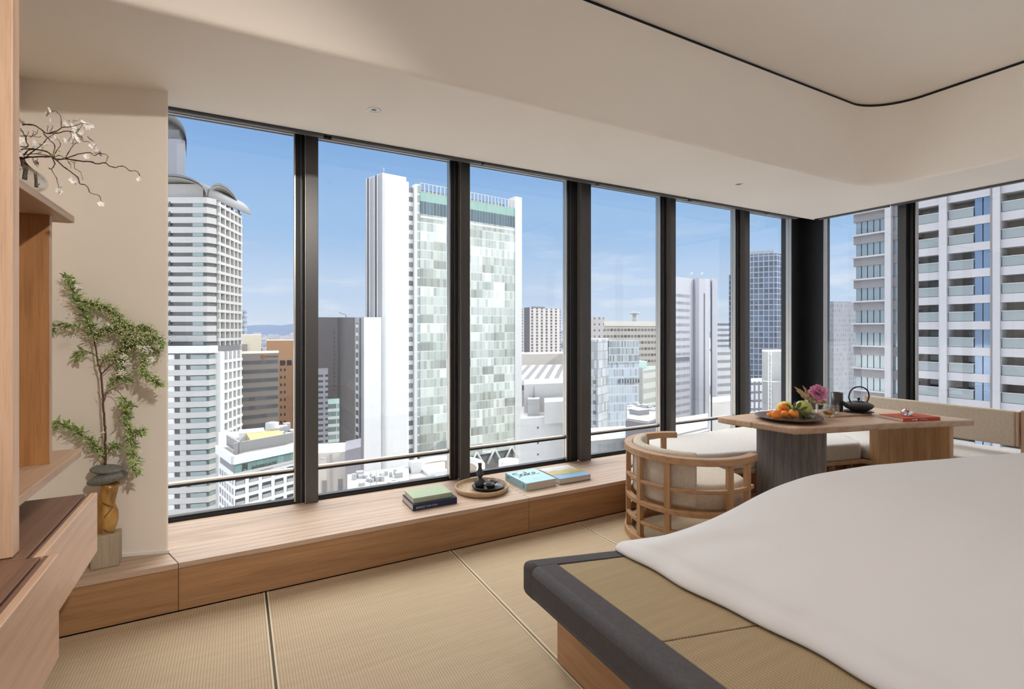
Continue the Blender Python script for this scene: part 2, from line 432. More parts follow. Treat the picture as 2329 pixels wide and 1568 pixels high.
# ------------------------------------------------------------------ windows
M_strip = mat('pale_glare_strip', (.40, .385, .36), .32, .5)  # window glare on the mullion sides put into a pale plate
M_rail_l = mat('sky_lit_rail', (.62, .59, .54), .35, .3)
def bay(idx, axis, a0, a1, b0, b1, last=False):
    """one window: glass a0..a1 along the wall, then its mullion b0..b1"""
    def BX(bm, u0, u1, d0, d1, z0, z1):      # d measured inwards from the glass plane
        if axis == 'X': add_box(bm, u0, u1, GY-d1, GY-d0, z0, z1)
        else: add_box(bm, GX-d1, GX-d0, u0, u1, z0, z1)
    f = bmesh.new()
    lo, hi = (a0, a1) if a0 < a1 else (a1, a0)
    BX(f, lo-.02, hi+.02, -.03, .022, .205, .238); BX(f, lo-.02, hi+.02, -.03, .012, .238, .248)
    BX(f, lo-.02, hi+.02, -.03, .03, HEAD, HEAD+.10)
    root = obj('window_%d' % idx, f, M_frame_d); root['kind'] = 'structure'
    hb = bmesh.new(); BX(hb, lo-.03, hi+.14, .03, .06, HEAD+.016, HEAD+.10); obj('head_profile', hb, M_frame, root)
    hb = bmesh.new(); BX(hb, lo, hi, .012, .032, HEAD-.006, HEAD+.006); obj('head_bead', hb, M_frame_l, root)
    g = bmesh.new(); BX(g, lo, hi, -.004, .004, .438, HEAD); obj('glass_pane', g, M_pane, root)
    g = bmesh.new(); BX(g, lo, hi, -.004, .004, .238, .412); obj('lower_glass_pane', g, M_pane, root)
    # transom: sky light put into a pale top, shade into a dark underside
    t = bmesh.new(); BX(t, lo, hi, -.02, .014, .4245, .4385); tr = obj('transom', t, M_rail_l, root, bev=.005, seg=3)
    t = bmesh.new(); BX(t, lo, hi, -.02, .012, .4115, .4247); obj('transom_shadow_rail', t, M_frame_d, root)
    if b0 is None: return root
    s = 1 if b0 > a0 else -1
    def Q(bm, u0, u1, *r):
        BX(bm, min(u0, u1), max(u0, u1), *r)
    q = bmesh.new(); Q(q, a1, a1+s*.008, -.02, .030, .236, HEAD+.02); obj('glazing_bead', q, M_frame_l, root)
    q = bmesh.new(); Q(q, a1+s*.008, a1+s*.034, -.03, .024, .2, 2.6); Q(q, a1+s*.034, b0, -.03, .008, .2, 2.6); obj('jamb', q, M_frame_d, root)
    q = bmesh.new(); Q(q, a1+s*.036, a1+s*.042, .008, .030, .226, 2.6); obj('gasket', q, M_frame, root)
    q = bmesh.new(); Q(q, b0, b1, -.03, .062, .223, 2.6); obj('mullion', q, M_frame, root, bev=.002)
    q = bmesh.new(); Q(q, b0-s*.003, b0, .0, .058, .223, 2.6); obj('mullion_side_glare', q, M_strip, root)
    q = bmesh.new(); Q(q, b1, b1+s*.006, -.02, .012, .236, HEAD+.02); obj('far_gasket', q, M_frame_d, root)
    return root
XB = [(-.55, .307, .370, .443), (.443, 1.329, 1.405, 1.475), (1.475, 2.339, 2.466, 2.564), (2.564, 3.366, 3.472, 3.534),
      (3.534, 4.392, 4.500, 4.575), (4.575, 5.312, None, None)]
for i, b in enumerate(XB): bay(i+1, 'X', *b)
YB = [(3.140, 2.512, 2.443, 2.375)]
# right wall runs towards the camera side: glass, box, plate
rb = [(3.125, 2.443, 2.443-.0, 2.375)]
def bay_r(idx, y1, y0, m1, m0):
    """right wall window from y1 (far) to y0 (near); mullion m0..m1 with its jamb on the near side"""
    def BX(bm, u0, u1, d0, d1, z0, z1): add_box(bm, GX-d1, GX-d0, min(u0, u1), max(u0, u1), z0, z1)
    f = bmesh.new(); BX(f, y0-.02, y1+.02, -.03, .022, .205, .238); BX(f, y0-.02, y1+.02, -.03, .03, HEAD, HEAD+.10)
    root = obj('window_%d' % idx, f, M_frame_d); root['kind'] = 'structure'
    hb = bmesh.new(); BX(hb, y0-.14, y1+.03, .03, .06, HEAD+.016, HEAD+.10); obj('head_profile', hb, M_frame, root)
    g = bmesh.new(); BX(g, y0, y1, -.004, .004, .438, HEAD); obj('glass_pane', g, M_pane, root)
    g = bmesh.new(); BX(g, y0, y1, -.004, .004, .238, .412); obj('lower_glass_pane', g, M_pane, root)
    t = bmesh.new(); BX(t, y0, y1, -.02, .014, .4245, .4385); obj('transom', t, M_rail_l, root, bev=.005, seg=3)
    t = bmesh.new(); BX(t, y0, y1, -.02, .012, .4115, .4247); obj('transom_shadow_rail', t, M_frame_d, root)
    q = bmesh.new(); BX(q, m0, m1, -.03, .062, .223, 2.6); obj('mullion', q, M_frame, root, bev=.002)
    q = bmesh.new(); BX(q, m0, m0-.058, -.03, .010, .2, 2.6); BX(q, m0-.022, m0-.044, -.03, .028, .226, 2.6); obj('jamb', q, M_frame_d, root)
    q = bmesh.new(); BX(q, m0-.058, m0-.067, -.02, .026, .236, HEAD+.02); obj('glazing_bead', q, M_frame_l, root)
bay_r(7, 3.140, 2.443, 2.443, 2.375)
y = 2.308; k = 8
while y > -1.6:
    bay_r(k, y, y-.90, y-.90, y-.968); y -= 1.035; k += 1
# dark corner post panels between the two glass walls, with slim light beads at the glass
cp = bmesh.new(); add_box(cp, 5.335, 5.68, GY-.012, GY+.10, .20, 2.62); add_box(cp, GX-.012, GX+.10, 3.155, 3.50, .20, 2.62)
corner = struct('trim_5', cp, M_frame_d)
cp = bmesh.new(); add_box(cp, 5.312, 5.322, GY-.03, GY+.03, .236, HEAD+.02); add_box(cp, 5.328, 5.335, GY-.024, GY+.03, .236, HEAD+.02)
add_box(cp, GX-.03, GX+.03, 3.142, 3.150, .236, HEAD+.02)
obj('corner_bead', cp, M_frame_l, corner)
struct('wall_outer_sill', box(-1.0, 5.9, GY+.02, GY+.05, -3, .20), mat('outer_cladding', (.10, .10, .10), .6))
struct('wall_outer_right_sill', box(GX+.02, GX+.05, -4.2, GY+.05, -3, .20), MATS['outer_cladding'])
struct('wall_outer_head', box(-1.0, 5.9, GY+.02, GY+.25, 2.60, 3.3), MATS['outer_cladding'])
struct('wall_outer_right_head', box(GX+.02, GX+.27, -4.2, GY+.25, 2.60, 3.3), MATS['outer_cladding'])
# roof above everything (the storey over this one) keeps the sun off the ceiling
struct('ceiling_slab', box(-3, 6, -4.35, 3.7, 3.3, 3.6), MATS['outer_cladding'])

# blinds rolled up into the pocket: only their bottom bars show, one per bay
seg = [(-.50, .446), (.493, 1.475), (1.488, 2.462), (2.501, 3.472), (3.532, 4.531), (4.572, 5.049)]
lab = ['leftmost window beside the plaster wall', 'second window from the left above the green book', 'third window from the left above the blue books',
       'fourth window from the left above the barrel chair', 'fifth window from the left above the table tip', 'narrow window left of the black corner post']
for i, (a, b) in enumerate(seg):
    r = thing('roller_blind', 'raised grey roller blind bar over the '+lab[i], 'blind', ((a+b)/2, 3.15, CZ-.004), 0, 'raised roller blinds along the ceiling edge')
    h = (b-a)/2
    obj('bottom_bar', box(-h, h, -.018, .014, -.012, .010), M_frame, r, bev=.002)
    obj('fabric_roll', tube([(-h+.02, .05, .07), (h-.02, .05, .07)], .033, 16), M_frame_d, r)
    obj('bar_bead', box(-h, h, .014, .022, -.006, .006), M_frame_l, r)  # unseen wing added to keep the sun out of the right windows
for i, (a, b, s) in enumerate([(2.42, 3.06, 'narrow right window beside the black corner post'), (1.38, 2.40, 'big right window facing the balconies')]):
    r = thing('roller_blind', 'raised grey roller blind bar over the '+s, 'blind', (5.30, (a+b)/2, CZ-.004), PI/2, 'raised roller blinds along the ceiling edge')
    h = (b-a)/2
    obj('bottom_bar', box(-h, h, -.014, .018, -.012, .010), M_frame, r, bev=.002)
    obj('fabric_roll', tube([(-h+.02, -.05, .07), (h-.02, -.05, .07)], .033, 16), M_frame_d, r)

# downlights
def downlight(x, y, label):
    r = thing('downlight', label, 'ceiling light', (x, y, CZ), 0, 'recessed downlights in the lower ceiling')
    bm = bmesh.new(); add_lathe(bm, [(.036, .0005), (.036, -.003), (.030, -.0045), (.026, -.002), (.024, .0005)], 32); obj('trim_ring', bm, M_white, r)
    obj('reflector', lathe([(.0005, -.0012), (.0255, -.0012)], 32), mat('reflector_silver', (.7, .7, .7), .25, .6), r)
    obj('lamp_slot', box(-.013, .009, -.008, .008, -.0022, -.0014), mat('lamp_dark', (.06, .045, .03), .4), r)
downlight(.629, 2.662, 'white recessed downlight above the second window from the left')
downlight(3.483, 2.640, 'white recessed downlight above the table end, nearer the room corner')

def fill_light(x, y, label):  # out-of-view spots added to brighten the bed, mats and shelving
    r = thing('downlight', label, 'ceiling light', (x, y, UZ), 0, 'added fill lights in the raised ceiling')
    bm = bmesh.new(); add_lathe(bm, [(.046, .0005), (.046, -.004), (.038, -.005), (.034, .0005)], 32); obj('trim_ring', bm, M_white, r)
    ld = bpy.data.lights.new('fill_lamp', 'SPOT'); ld.energy = ROOM_FILL; ld.spot_size = math.radians(118); ld.spot_blend = 1; ld.shadow_soft_size = .12; ld.color = (1, .93, .84)
    lo_ = bpy.data.objects.new('fill_lamp', ld); COL.objects.link(lo_); lo_.parent = r; lo_.location = (0, 0, -.02)
for (x, y, q) in ((.25, .35, 'near the shelving'), (1.35, .35, 'over the bed foot'), (.25, 1.3, 'over the open tatami'), (1.35, 1.25, 'over the bed corner'), (2.9, .6, 'over the bed middle')):
    fill_light(x, y, 'added fill light in the raised ceiling '+q)

r = thing('downlight', 'added fill spot in the raised ceiling aimed at the flower wall', 'ceiling light', (.89, -1.2, UZ), 0, 'added fill lights in the raised ceiling')  # unseen spot added to brighten the plaster wall
bm = bmesh.new(); add_lathe(bm, [(.06, .0005), (.06, -.004), (.05, -.005), (.045, .0005)], 32); obj('trim_ring', bm, M_white, r)
ld = bpy.data.lights.new('fill_lamp', 'SPOT'); ld.energy = WALL_FILL; ld.spot_size = math.radians(44); ld.spot_blend = .85; ld.shadow_soft_size = .055; ld.color = (1, .93, .85)
lo_ = bpy.data.objects.new('fill_lamp', ld); COL.objects.link(lo_); lo_.parent = r; lo_.location = (0, 0, -.03); lo_.rotation_euler = (Vector((.89, -1.2, UZ))-Vector((-.45, 2.95, 1.2))).to_track_quat('Z', 'Y').to_euler()

# ------------------------------------------------------------------ tatami floor
mats_ = [(-.868, .118, 'leftmost tatami mat beside the low drawers'), (.128, 1.097, 'wide tatami mat between the two long dark seams in the foreground'),
         (1.107, 2.002, 'tatami mat beside the bed platform and below the blue books'), (2.012, 2.945, 'tatami mat under the barrel chair'), (2.955, 3.9, 'tatami mat under the dining table'),
         (3.91, 5.55, 'tatami mat under the right of the table and the banquette')]
for a, b, s in mats_:
    r = thing('tatami_mat', 'straw coloured '+s, 'tatami mat', ((a+b)/2, .9, -.03), 0, 'tatami mats covering the floor')
    h = (b-a)/2
    obj('woven_cover', box(-h+.007, h-.007, -2.6, 1.872, 0, .03), M_tat, r, bev=.003)
    for s_ in (-1, 1): obj('edge_binding', box(min(s_*h, s_*(h-.007)), max(s_*h, s_*(h-.007)), -2.6, 1.872, 0, .0305), mat('straw_edge', (.66, .56, .40), .8), r)

# ================================================================== WINDOW BENCH
M_btop = wood('bench_top_oak', (.52, .385, .29), (.33, .215, .14), 'X', .8, .5, .95)
def bench(poly, label, front, seams=()):
    cx = sum(p[0] for p in poly)/len(poly); cy = 3.1
    r = thing('window_bench', label, 'bench', (cx, cy, 0), 0, 'oak window bench sections')
    top = [(p[0]-cx, p[1]-cy) for p in poly]
    obj('bench_top', prism(top, .196, .222), M_btop, r, bev=.0025)
    x0, x1 = front
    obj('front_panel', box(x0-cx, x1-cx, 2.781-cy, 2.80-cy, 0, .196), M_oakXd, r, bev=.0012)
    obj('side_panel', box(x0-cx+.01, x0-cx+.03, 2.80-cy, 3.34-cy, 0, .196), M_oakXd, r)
bench([(-1.02, 2.775), (-.2405, 2.775), (-.2945, 2.925), (-.868, 3.089), (-1.02, 3.089)], 'short oak bench section under the flower arrangement, at the left end', (-.86, -.2405))
bench([(-.2385, 2.775), (1.639, 2.775), (1.639, 3.375), (-.40, 3.375), (-.291, 2.925)], 'long oak bench section carrying the two stacked books and round tray', (-.2385, 1.639))
bench([(1.641, 2.775), (2.98, 2.775), (2.98, 3.375), (1.641, 3.375)], 'oak bench section under the two blue books, running behind the barrel chair', (1.641, 2.98))

# ================================================================== BANQUETTE
bq = thing('corner_banquette', 'L-shaped oak banquette with cream seat cushions in the window corner', 'banquette', (4.2, 2.8, 0))
lip = [(2.985, 2.63), (3.46, 2.485), (4.48, 2.235), (4.60, 1.70), (4.56, .6), (5.48, .6), (5.48, 3.33), (2.985, 3.33)]
obj('seat_board', prism(lip, .205, .240), M_oakX, bq, world=True, bev=.008)
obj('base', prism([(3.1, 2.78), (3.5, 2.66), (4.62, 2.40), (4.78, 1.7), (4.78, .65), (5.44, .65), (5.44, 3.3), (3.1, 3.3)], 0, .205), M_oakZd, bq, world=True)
for k, (x, y) in enumerate([(4.30, 2.44), (4.49, 2.40), (4.62, 2.32), (4.70, 2.1)]):
    obj('base_slat', box(x, x+.05, y-.06, y-.035, 0, .204), M_oakZ, bq, world=True)
def cushion(name, poly, z0, z1, m, parent, bev=.03, crown=.014, world=True):
    """upholstered pad: rounded edges, slightly crowned top"""
    cx = sum(p[0] for p in poly)/len(poly); cy = sum(p[1] for p in poly)/len(poly)
    bm = bmesh.new(); n = len(poly)
    a = sum(poly[i][0]*poly[(i+1) % n][1]-poly[(i+1) % n][0]*poly[i][1] for i in range(n))
    if a < 0: poly = poly[::-1]
    # inset copies build the rounded profile
    def inset(d):
        out = []
        for i in range(n):
            p0, p1, p2 = Vector(poly[i-1]), Vector(poly[i]), Vector(poly[(i+1) % n])
            d1, d2 = (p1-p0).normalized(), (p2-p1).normalized()
            n1, n2 = Vector((-d1.y, d1.x)), Vector((-d2.y, d2.x))
            b = (n1+n2); b = b/max(.35, b.length_squared)*2
            out.append(p1+b*d)
        return out
    prof = [(.012, z0), (0, z0+.012)]
    for k in range(7):
        t = PI/2*k/6; prof.append((bev*(1-math.cos(t)), z1-bev+bev*math.sin(t)))
    rings = [[bm.verts.new((p[0], p[1], z)) for p in inset(d)] for d, z in prof]
    for r1, r2 in zip(rings, rings[1:]):
        for i in range(n):
            f = bm.faces.new((r1[i], r1[(i+1) % n], r2[(i+1) % n], r2[i])); f.smooth = True
    bm.faces.new(rings[-1]); bm.faces.new(rings[0][::-1])
    return obj(name, bm, m, parent, world=world)
def rounded(poly, r, k=6):
    out = []; n = len(poly)
    for i in range(n):
        p0, p1, p2 = Vector(poly[i-1]), Vector(poly[i]), Vector(poly[(i+1) % n])
        a, b = (p0-p1), (p2-p1); q = min(r, a.length*.45, b.length*.45)
        s, e = p1+a.normalized()*q, p1+b.normalized()*q
        for j in range(k+1):
            t = j/k; out.append(tuple((1-t)**2*s+2*t*(1-t)*p1+t*t*e))
    return out
c1 = cushion('seat_cushion', rounded([(2.93, 3.19), (2.905, 2.66), (3.17, 2.56), (4.485, 2.24), (4.90, 2.72), (4.90, 3.19)], .045), .24, .372, M_cush, bq)
c2 = cushion('seat_cushion', rounded([(4.497, 2.233), (4.63, 1.72), (4.60, .65), (5.30, .65), (5.30, 3.18), (4.912, 3.18), (4.912, 2.71)], .05), .24, .372, M_cush, bq)
# fabric covered back rest along the right windows
bk = obj('backrest', prism(rounded([(5.085, 1.50), (5.14, 1.50), (5.14, 2.50), (5.085, 2.50)], .02, 4), .425, .690), M_bolster, bq, world=True, bev=.018, seg=4)
obj('backrest_end', prism(rounded([(5.088, 1.480), (5.137, 1.480), (5.137, 1.499), (5.088, 1.499)], .006, 3), .428, .686), M_oakZ, bq, world=True, bev=.012, seg=4)
obj('backrest_end', prism(rounded([(5.088, 2.50), (5.137, 2.50), (5.137, 2.525), (5.088, 2.525)], .006, 3), .428, .688), M_oakZ, bq, world=True, bev=.012, seg=4)
obj('back_post', box(5.10, 5.15, 1.41, 1.474, .24, .70), M_oakZ, bq, world=True, bev=.006)
obj('back_post', box(5.15, 5.20, 2.44, 2.50, .24, .64), M_oakZ, bq, world=True, bev=.006)
obj('back_brace', box(5.14, 5.16, 1.40, 2.48, .52, .58), M_oakY, bq, world=True, bev=.003)

# ================================================================== DINING TABLE
tb = thing('dining_table', 'low oak dining table with one weathered grey slab leg and one oak slab leg', 'table', (3.95, 2.05, 0))
def table_top():
    # two wide boards meeting on a joint; live, slightly wavy front edge
    ang = math.radians(-14.6)
    front = []
    A, B = Vector((3.216, 2.014)), Vector((4.663, 1.588))
    for i in range(15):
        t = i/14; p = A.lerp(B, t); wv = .018*math.sin(t*PI*1.0)*math.sin(t*6.0+1.3)
        front.append((p.x, p.y-wv))
    return front
fr = table_top()
near = fr+[(4.664, 1.90), (3.172, 2.30)]
far = [(3.172, 2.302), (4.664, 1.902), (4.650, 2.262), (4.2, 2.395), (3.70, 2.53), (3.137, 2.560), (3.140, 2.48)]
obj('table_top', prism(near, .606, .650), M_oakX, tb, world=True, bev=.010, seg=3)
obj('table_top_back_board', prism(far, .606, .650), wood('oak_board_b', (.62, .42, .27), (.47, .28, .155), 'X', .9), tb, world=True, bev=.010, seg=3)
M_weath = wood('weathered_grey_timber', (.235, .205, .185), (.055, .052, .055), 'Z', 1.1, .8, .25, 1.0)
obj('slab_leg', box(3.45, 3.497, 1.968, 2.462, 0, .606), M_weath, tb, world=True, bev=.003)['label'] = 'weathered grey slab leg'
obj('slab_leg', box(4.50, 4.562, 1.672, 2.20, 0, .606), wood('oak_leg', (.60, .37, .19), (.36, .19, .075), 'Z', .8, .5, .35), tb, world=True, bev=.006)['label'] = 'golden oak slab leg'

# ================================================================== BARREL CHAIR
CH_C = (2.527, 2.277)
ch = thing('barrel_chair', 'low round-backed oak barrel chair with beige cushions beside the bed', 'chair', (*CH_C, 0), math.radians(-6))
R_ = .378
M_ch = wood('chair_oak', (.52, .31, .165), (.31, .165, .075), 'Z', 1.0)
M_chx = wood('chair_oak_rail', (.52, .31, .165), (.31, .165, .075), 'X', .6)
span = math.radians(112)
def ring(name, z, w, h, ext=0, r=R_, sp=span):
    bm = bmesh.new(); add_arc(bm, r, z, PI-sp, PI+sp, w, h, 44, ext); return obj(name, bm, M_chx, ch, bev=.004)
ring('base_ring', 0, .046, .046, .02)
ring('lower_rail', .125, .026, .022, .0)
ring('seat_rail', .238, .034, .030, .0)
ring('middle_rail', .372, .026, .022, .02)
ring('arm_rail', .532, .050, .040, .045)
for a in (-105, -83, -30, 0, 30, 83, 105):
    t = PI+math.radians(a); c, s = math.cos(t), math.sin(t)
    M = Matrix.Translation((R_*c, R_*s, 0)) @ Matrix.Rotation(t, 4, 'Z')
    obj('leg', box(-.015, .015, -.017, .017, .046, .532, M=M), M_ch, ch, bev=.002)
sc = [(.20+.02*math.cos(b), .27*math.sin(b)) for b in [math.radians(q) for q in (-90, -60, -30, 0, 30, 60, 90)]]
sc += [(.335*math.cos(math.radians(q)), .335*math.sin(math.radians(q))) for q in range(68, 293, 8)]
sc = [(.235, -.20), (.25, -.10), (.253, 0), (.25, .10), (.235, .20), (.20, .27)]+[(.335*math.cos(math.radians(q)), .335*math.sin(math.radians(q))) for q in range(68, 293, 8)]+[(.20, -.27)]
obj('seat_frame', prism([(x*.94, y*.94) for x, y in sc], .235, .262), M_chx, ch, bev=.006)
cushion('seat_cushion', sc, .264, .405, M_boucle, ch, bev=.035, crown=.01, world=False)
def back_cushion():
    bm = bmesh.new(); rings = []; a0, a1 = math.radians(180-67), math.radians(180+55); n = 40
    prof = []
    w_, z0, z1, rc = .062, .272, .590, .022
    for cx, cz, s in ((w_/2-rc, z0+rc, -90), (w_/2-rc, z1-rc, 0), (-w_/2+rc, z1-rc, 90), (-w_/2+rc, z0+rc, 180)):
        for k in range(5):
            t = math.radians(s+90*k/4); prof.append((cx+rc*math.cos(t), cz+rc*math.sin(t)))
    for i in range(n+1):
        a = a0+(a1-a0)*i/n; e = min(i, n-i); k = 1 if e > 2 else (.72, .9, .98)[e]
        zc = (z0+z1)/2
        rings.append([bm.verts.new(((.318+d*k)*math.cos(a), (.318+d*k)*math.sin(a), zc+(z-zc)*(.96+.04*min(1, k+.02)))) for d, z in prof])
    for r1, r2 in zip(rings, rings[1:]):
        for k in range(len(prof)):
            f = bm.faces.new((r1[k], r1[(k+1) % len(prof)], r2[(k+1) % len(prof)], r2[k])); f.smooth = True
    bm.faces.new(rings[0]); bm.faces.new(rings[-1][::-1]); return bm
obj('back_cushion', back_cushion(), M_boucle, ch)

# ================================================================== BED
bed = thing('platform_bed', 'low platform bed with charcoal padded rim and tatami deck', 'bed', (2.6, .6, 0))
far = lambda x: 1.615-.268*(x-1.075)+.065     # inner line of the far rim
ZB = .402
# charcoal rims: foot rim along Y, far rim at the slant; both with soft rolled edges
def far_edge(x): return 1.70-.268*(x-1.0)
def rolled(name, poly, z0, z1, r, parent, outer):
    """padded rail: only its outer long edges are rolled over; outer = indices of the outer sides"""
    bm = bmesh.new(); n = len(poly); P_ = [Vector(p) for p in poly]
    lo = [bm.verts.new((p.x, p.y, z0)) for p in P_]; hi = [bm.verts.new((p.x, p.y, z1)) for p in P_]
    for i in range(n): bm.faces.new((lo[i], lo[(i+1) % n], hi[(i+1) % n], hi[i]))
    bm.faces.new(hi); bm.faces.new(lo[::-1]); es = []
    for i in outer:
        es += [bm.edges.get((hi[i], hi[(i+1) % n])), bm.edges.get((lo[i], lo[(i+1) % n]))]
        if (i+1) % n in outer: es.append(bm.edges.get((lo[(i+1) % n], hi[(i+1) % n])))
    q = bmesh.ops.bevel(bm, geom=es, offset=r, segments=6, affect='EDGES', profile=.5)
    for f in q['faces']: f.smooth = True
    return obj(name, bm, M_grey, parent, world=True)
X0 = .975
rolled('foot_rim', [(X0, -1.7), (1.074, -1.7), (1.074, 1.6115), (X0, 1.6365)], .268, ZB, .030, bed, [3])
rolled('far_rim', [(X0, 1.6385), (1.074, 1.6135), (4.4, 1.615-.268*3.325), (4.4, 1.705-.268*3.40), (X0, 1.714)], .268, ZB, .026, bed, [3, 4])
# woven mats let into the deck, seams on the slant
ys = [(1.607, 1.072), (1.066, .50), (.494, -.10), (-.106, -1.6)]
for i, (a, b) in enumerate(ys):
    def q(x, y): return (x, y-.252*(x-1.077))
    obj('deck_mat', prism([q(1.077, a), q(1.077, b), q(4.35, b), q(4.35, a)], .37, ZB-.003), M_tatb, bed, world=True, bev=.003)
obj('deck', prism([(1.0, 1.62), (1.0, -1.6), (4.35, -1.6), (4.35, .72)], .275, .37), M_grey, bed, world=True)
M_bedw = wood('bed_oak', (.56, .33, .175), (.38, .20, .095), 'Y')
obj('plinth', prism([(1.10, 1.648), (1.10, -1.55), (4.3, -1.55), (4.3, .79)], 0, .270), M_bedw, bed, world=True, bev=.002)

CR = [(0, 0), (.035, .030), (.10, .062), (.22, .105), (.37, .165), (.54, .243), (.72, .280), (.97, .297), (1.87, .305), (2.9, .325)]
def interp(x, pts):
    if x <= pts[0][0]: return pts[0][1]
    for (a, b), (c, d) in zip(pts, pts[1:]):
        if x <= c:
            f = (x-a)/(c-a); f = f*f*(3-2*f)*.35+f*.65; return b+(d-b)*f
    return pts[-1][1]
def hem(y):     # foot hem of the duvet
    return 1.335+.045*max(0, min(1, (1.6-y)/.6))+.03*max(0, (1.0-y)/.4)*.7+(.055*max(0, 1-(1.645-y)/.055)**2)+.008*math.sin(y*9)+.005*math.sin(y*23+1)
def sstep(x): x = max(0, min(1, x)); return x*x*(3-2*x)
def duvet_bm():
    bm = bmesh.new(); NU, NV = 150, 130; top = []; 
    for i in range(NU+1):
        row = []
        for j in range(NV+1):
            s = (i/NU)**1.5*2.85            # away from the foot hem
            b = (j/NV)**1.35*3.1-.03        # away from the far hem
            y_ = 1.615-b
            x = hem(y_)+s; y = 1.615-.268*(x-1.318)-b
            a = sum(interp(max(0, s+q), CR) for q in (-.08, -.05, -.025, 0, .025, .05, .08))/7*min(1, .25+s/.1); k = sstep((b+.03)/.24)**.8
            z = .4045+.024*(max(0, 1-(1-min(1, s/.035))**2)**.5)*(max(0, 1-(1-min(1, (b+.03)/.035))**2)**.5)+a*k
            # long soft folds fanning out from the foot corner
            n1 = noise.noise(Vector((x*1.3+y*.6, y*2.2, 1.7))); n2 = noise.noise(Vector((x*4+y*2, y*5-x*1.5, 5)))
            wgt = min(1, s/.3)
            z += wgt*(.012*n1+.0035*n2)*k
            fx = (x-1.3)*.55+(1.6-y)*.83      # crease running down the foot side
            cr_ = math.exp(-((b-.95-.55*s)/.07)**2)*.010*math.exp(-((s-.35)/.3)**2)+math.exp(-((b-1.15-.35*s)/.05)**2)*.008*math.exp(-((s-.30)/.25)**2)
            cr_ += math.exp(-((b-.12-.5*s)/.05)**2)*.010*math.exp(-((s-.22)/.15)**2)-math.exp(-((b-.20-.55*s)/.05)**2)*.008*math.exp(-((s-.25)/.15)**2)
            z += cr_*min(1, s/.08)
            row.append(bm.verts.new((x, y, max(z, .4045))))
        top.append(row)
    for i in range(NU):
        for j in range(NV):
            f = bm.faces.new((top[i][j], top[i+1][j], top[i+1][j+1], top[i][j+1])); f.smooth = True
    # thickness at the hems
    def skirt(line, back):
        lo = [bm.verts.new((v.co.x+back[0], v.co.y+back[1], .4035)) for v in line]
        for a, b, c, d in zip(line, line[1:], lo[1:], lo):
            f = bm.faces.new((a, b, c, d)); f.smooth = True
    skirt(top[0], (.012, -.002)); skirt([r[0] for r in top], (.002, -.012)); skirt(top[-1], (0, 0)); skirt([r[-1] for r in top], (0, 0))
    return bm
tag(obj('duvet', duvet_bm(), M_linen), 'smooth white duvet spread over the platform bed', 'duvet')

# ================================================================== LEFT CABINETRY
sh = thing('shelving_unit', 'open oak shelving unit with two shelves on the left wall', 'shelf', (-.87, 2.0, .72))
SXF = -.50
obj('upper_shelf', prism([(-.868, 1.766), (SXF, 1.766), (SXF, 2.275), (SXF-.02, 2.292), (-.868, 2.292)], 1.672, 1.695), M_oakY, sh, world=True, bev=.002)
obj('lower_shelf', prism([(-.868, 1.766), (SXF, 1.766), (SXF, 2.365), (SXF-.02, 2.385), (-.868, 2.385)], .838, .8635), M_oakY, sh, world=True, bev=.002)
obj('divider_panel', box(-.868, -.537, 2.155, 2.175, .8635, 1.672), M_oakZd, sh, world=True, bev=.001)
obj('divider_edge', box(-.537, -.535, 2.154, 2.176, .8635, 1.672), M_oakZ, sh, world=True)
obj('near_upright', box(-.868, -.4985, 1.72, 1.765, .724, 2.452), wood('upright_oak', (.78, .54, .38), (.56, .36, .23), 'Z', .9), sh, world=True, bev=.002)
def cabinet(name, label, x1, y0, y1, z0, z1, slot):
    r = thing(name, label, 'cabinet', (-.87, (y0+y1)/2, z0), 0, 'floating oak cabinets under the shelving')
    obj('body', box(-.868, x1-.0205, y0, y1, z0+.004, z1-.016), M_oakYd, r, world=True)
    obj('front_panel', prism([(x1-.02, y0), (x1, y0), (x1, y1), (x1-.02, y1)], z0, z1), M_cab, r, world=True, bev=.002)
    obj('lid', box(-.868, slot, y0, y1, z1-.016, z1), M_cabt, r, world=True, bev=.0015)
    obj('front_lid_strip', box(slot+.006, x1-.0205, y0, y1, z1-.016, z1), M_cabt, r, world=True, bev=.0015)
M_oakYd = wood('oak_body_y', (.42, .26, .16), (.28, .16, .09), 'Y')
cabinet('floating_cabinet', 'farther floating oak drawer cabinet, below the lower shelf', -.437, 1.703, 2.275, .513, .722, -.470)
cabinet('floating_cabinet', 'nearest and deeper floating oak cabinet at the lower left corner', -.404, .45, 1.700, .455, .722, -.440)

# ================================================================== FLOWER ARRANGEMENT ON THE BENCH
vb = thing('timber_block', 'pale grey-brown timber block standing at the left end of the bench', 'block', (-.528, 2.925, .222), math.radians(2))
obj('block', box(-.052, .052, -.048, .030, 0, .146), wood('driftwood', (.46, .38, .28), (.27, .215, .15), 'Z', .8, .75, .3, .7), vb, bev=.004)
vb.children[0].name = 'block_body'
TV = 2.332
def vpt(px, y, t=TV):
    # keep clear of the slanted plaster wall behind
    u = (px-1164.5)/FPX; a, b = SN+CS*u, CS-SN*u          # X/t, Y/t
    q = (-.293*.276+2.93*.961)/(a*.276+b*.961)
    return P3(px, y, min(t, q-.05))
bamboo = thing('bamboo_vase', 'bent golden bamboo vase between the timber block and the two stones', 'vase', tuple(vpt(240, 1219, 2.335)))
o3 = Vector(bamboo.location)
M_bam = mat('lacquered_bamboo', (.40, .215, .055), .28)
_n = noise_tex(M_bam, coord(M_bam, (30, 30, 8)), 1, 3); _N, _L, _b = nodes(M_bam)
_L.new(ramp(M_bam, _n, [(.35, (.20, .10, .028)), (.5, (.40, .21, .05)), (.7, (.52, .31, .09))]), _b.inputs['Base Color'])
def rad(px): return px/FPX*TV
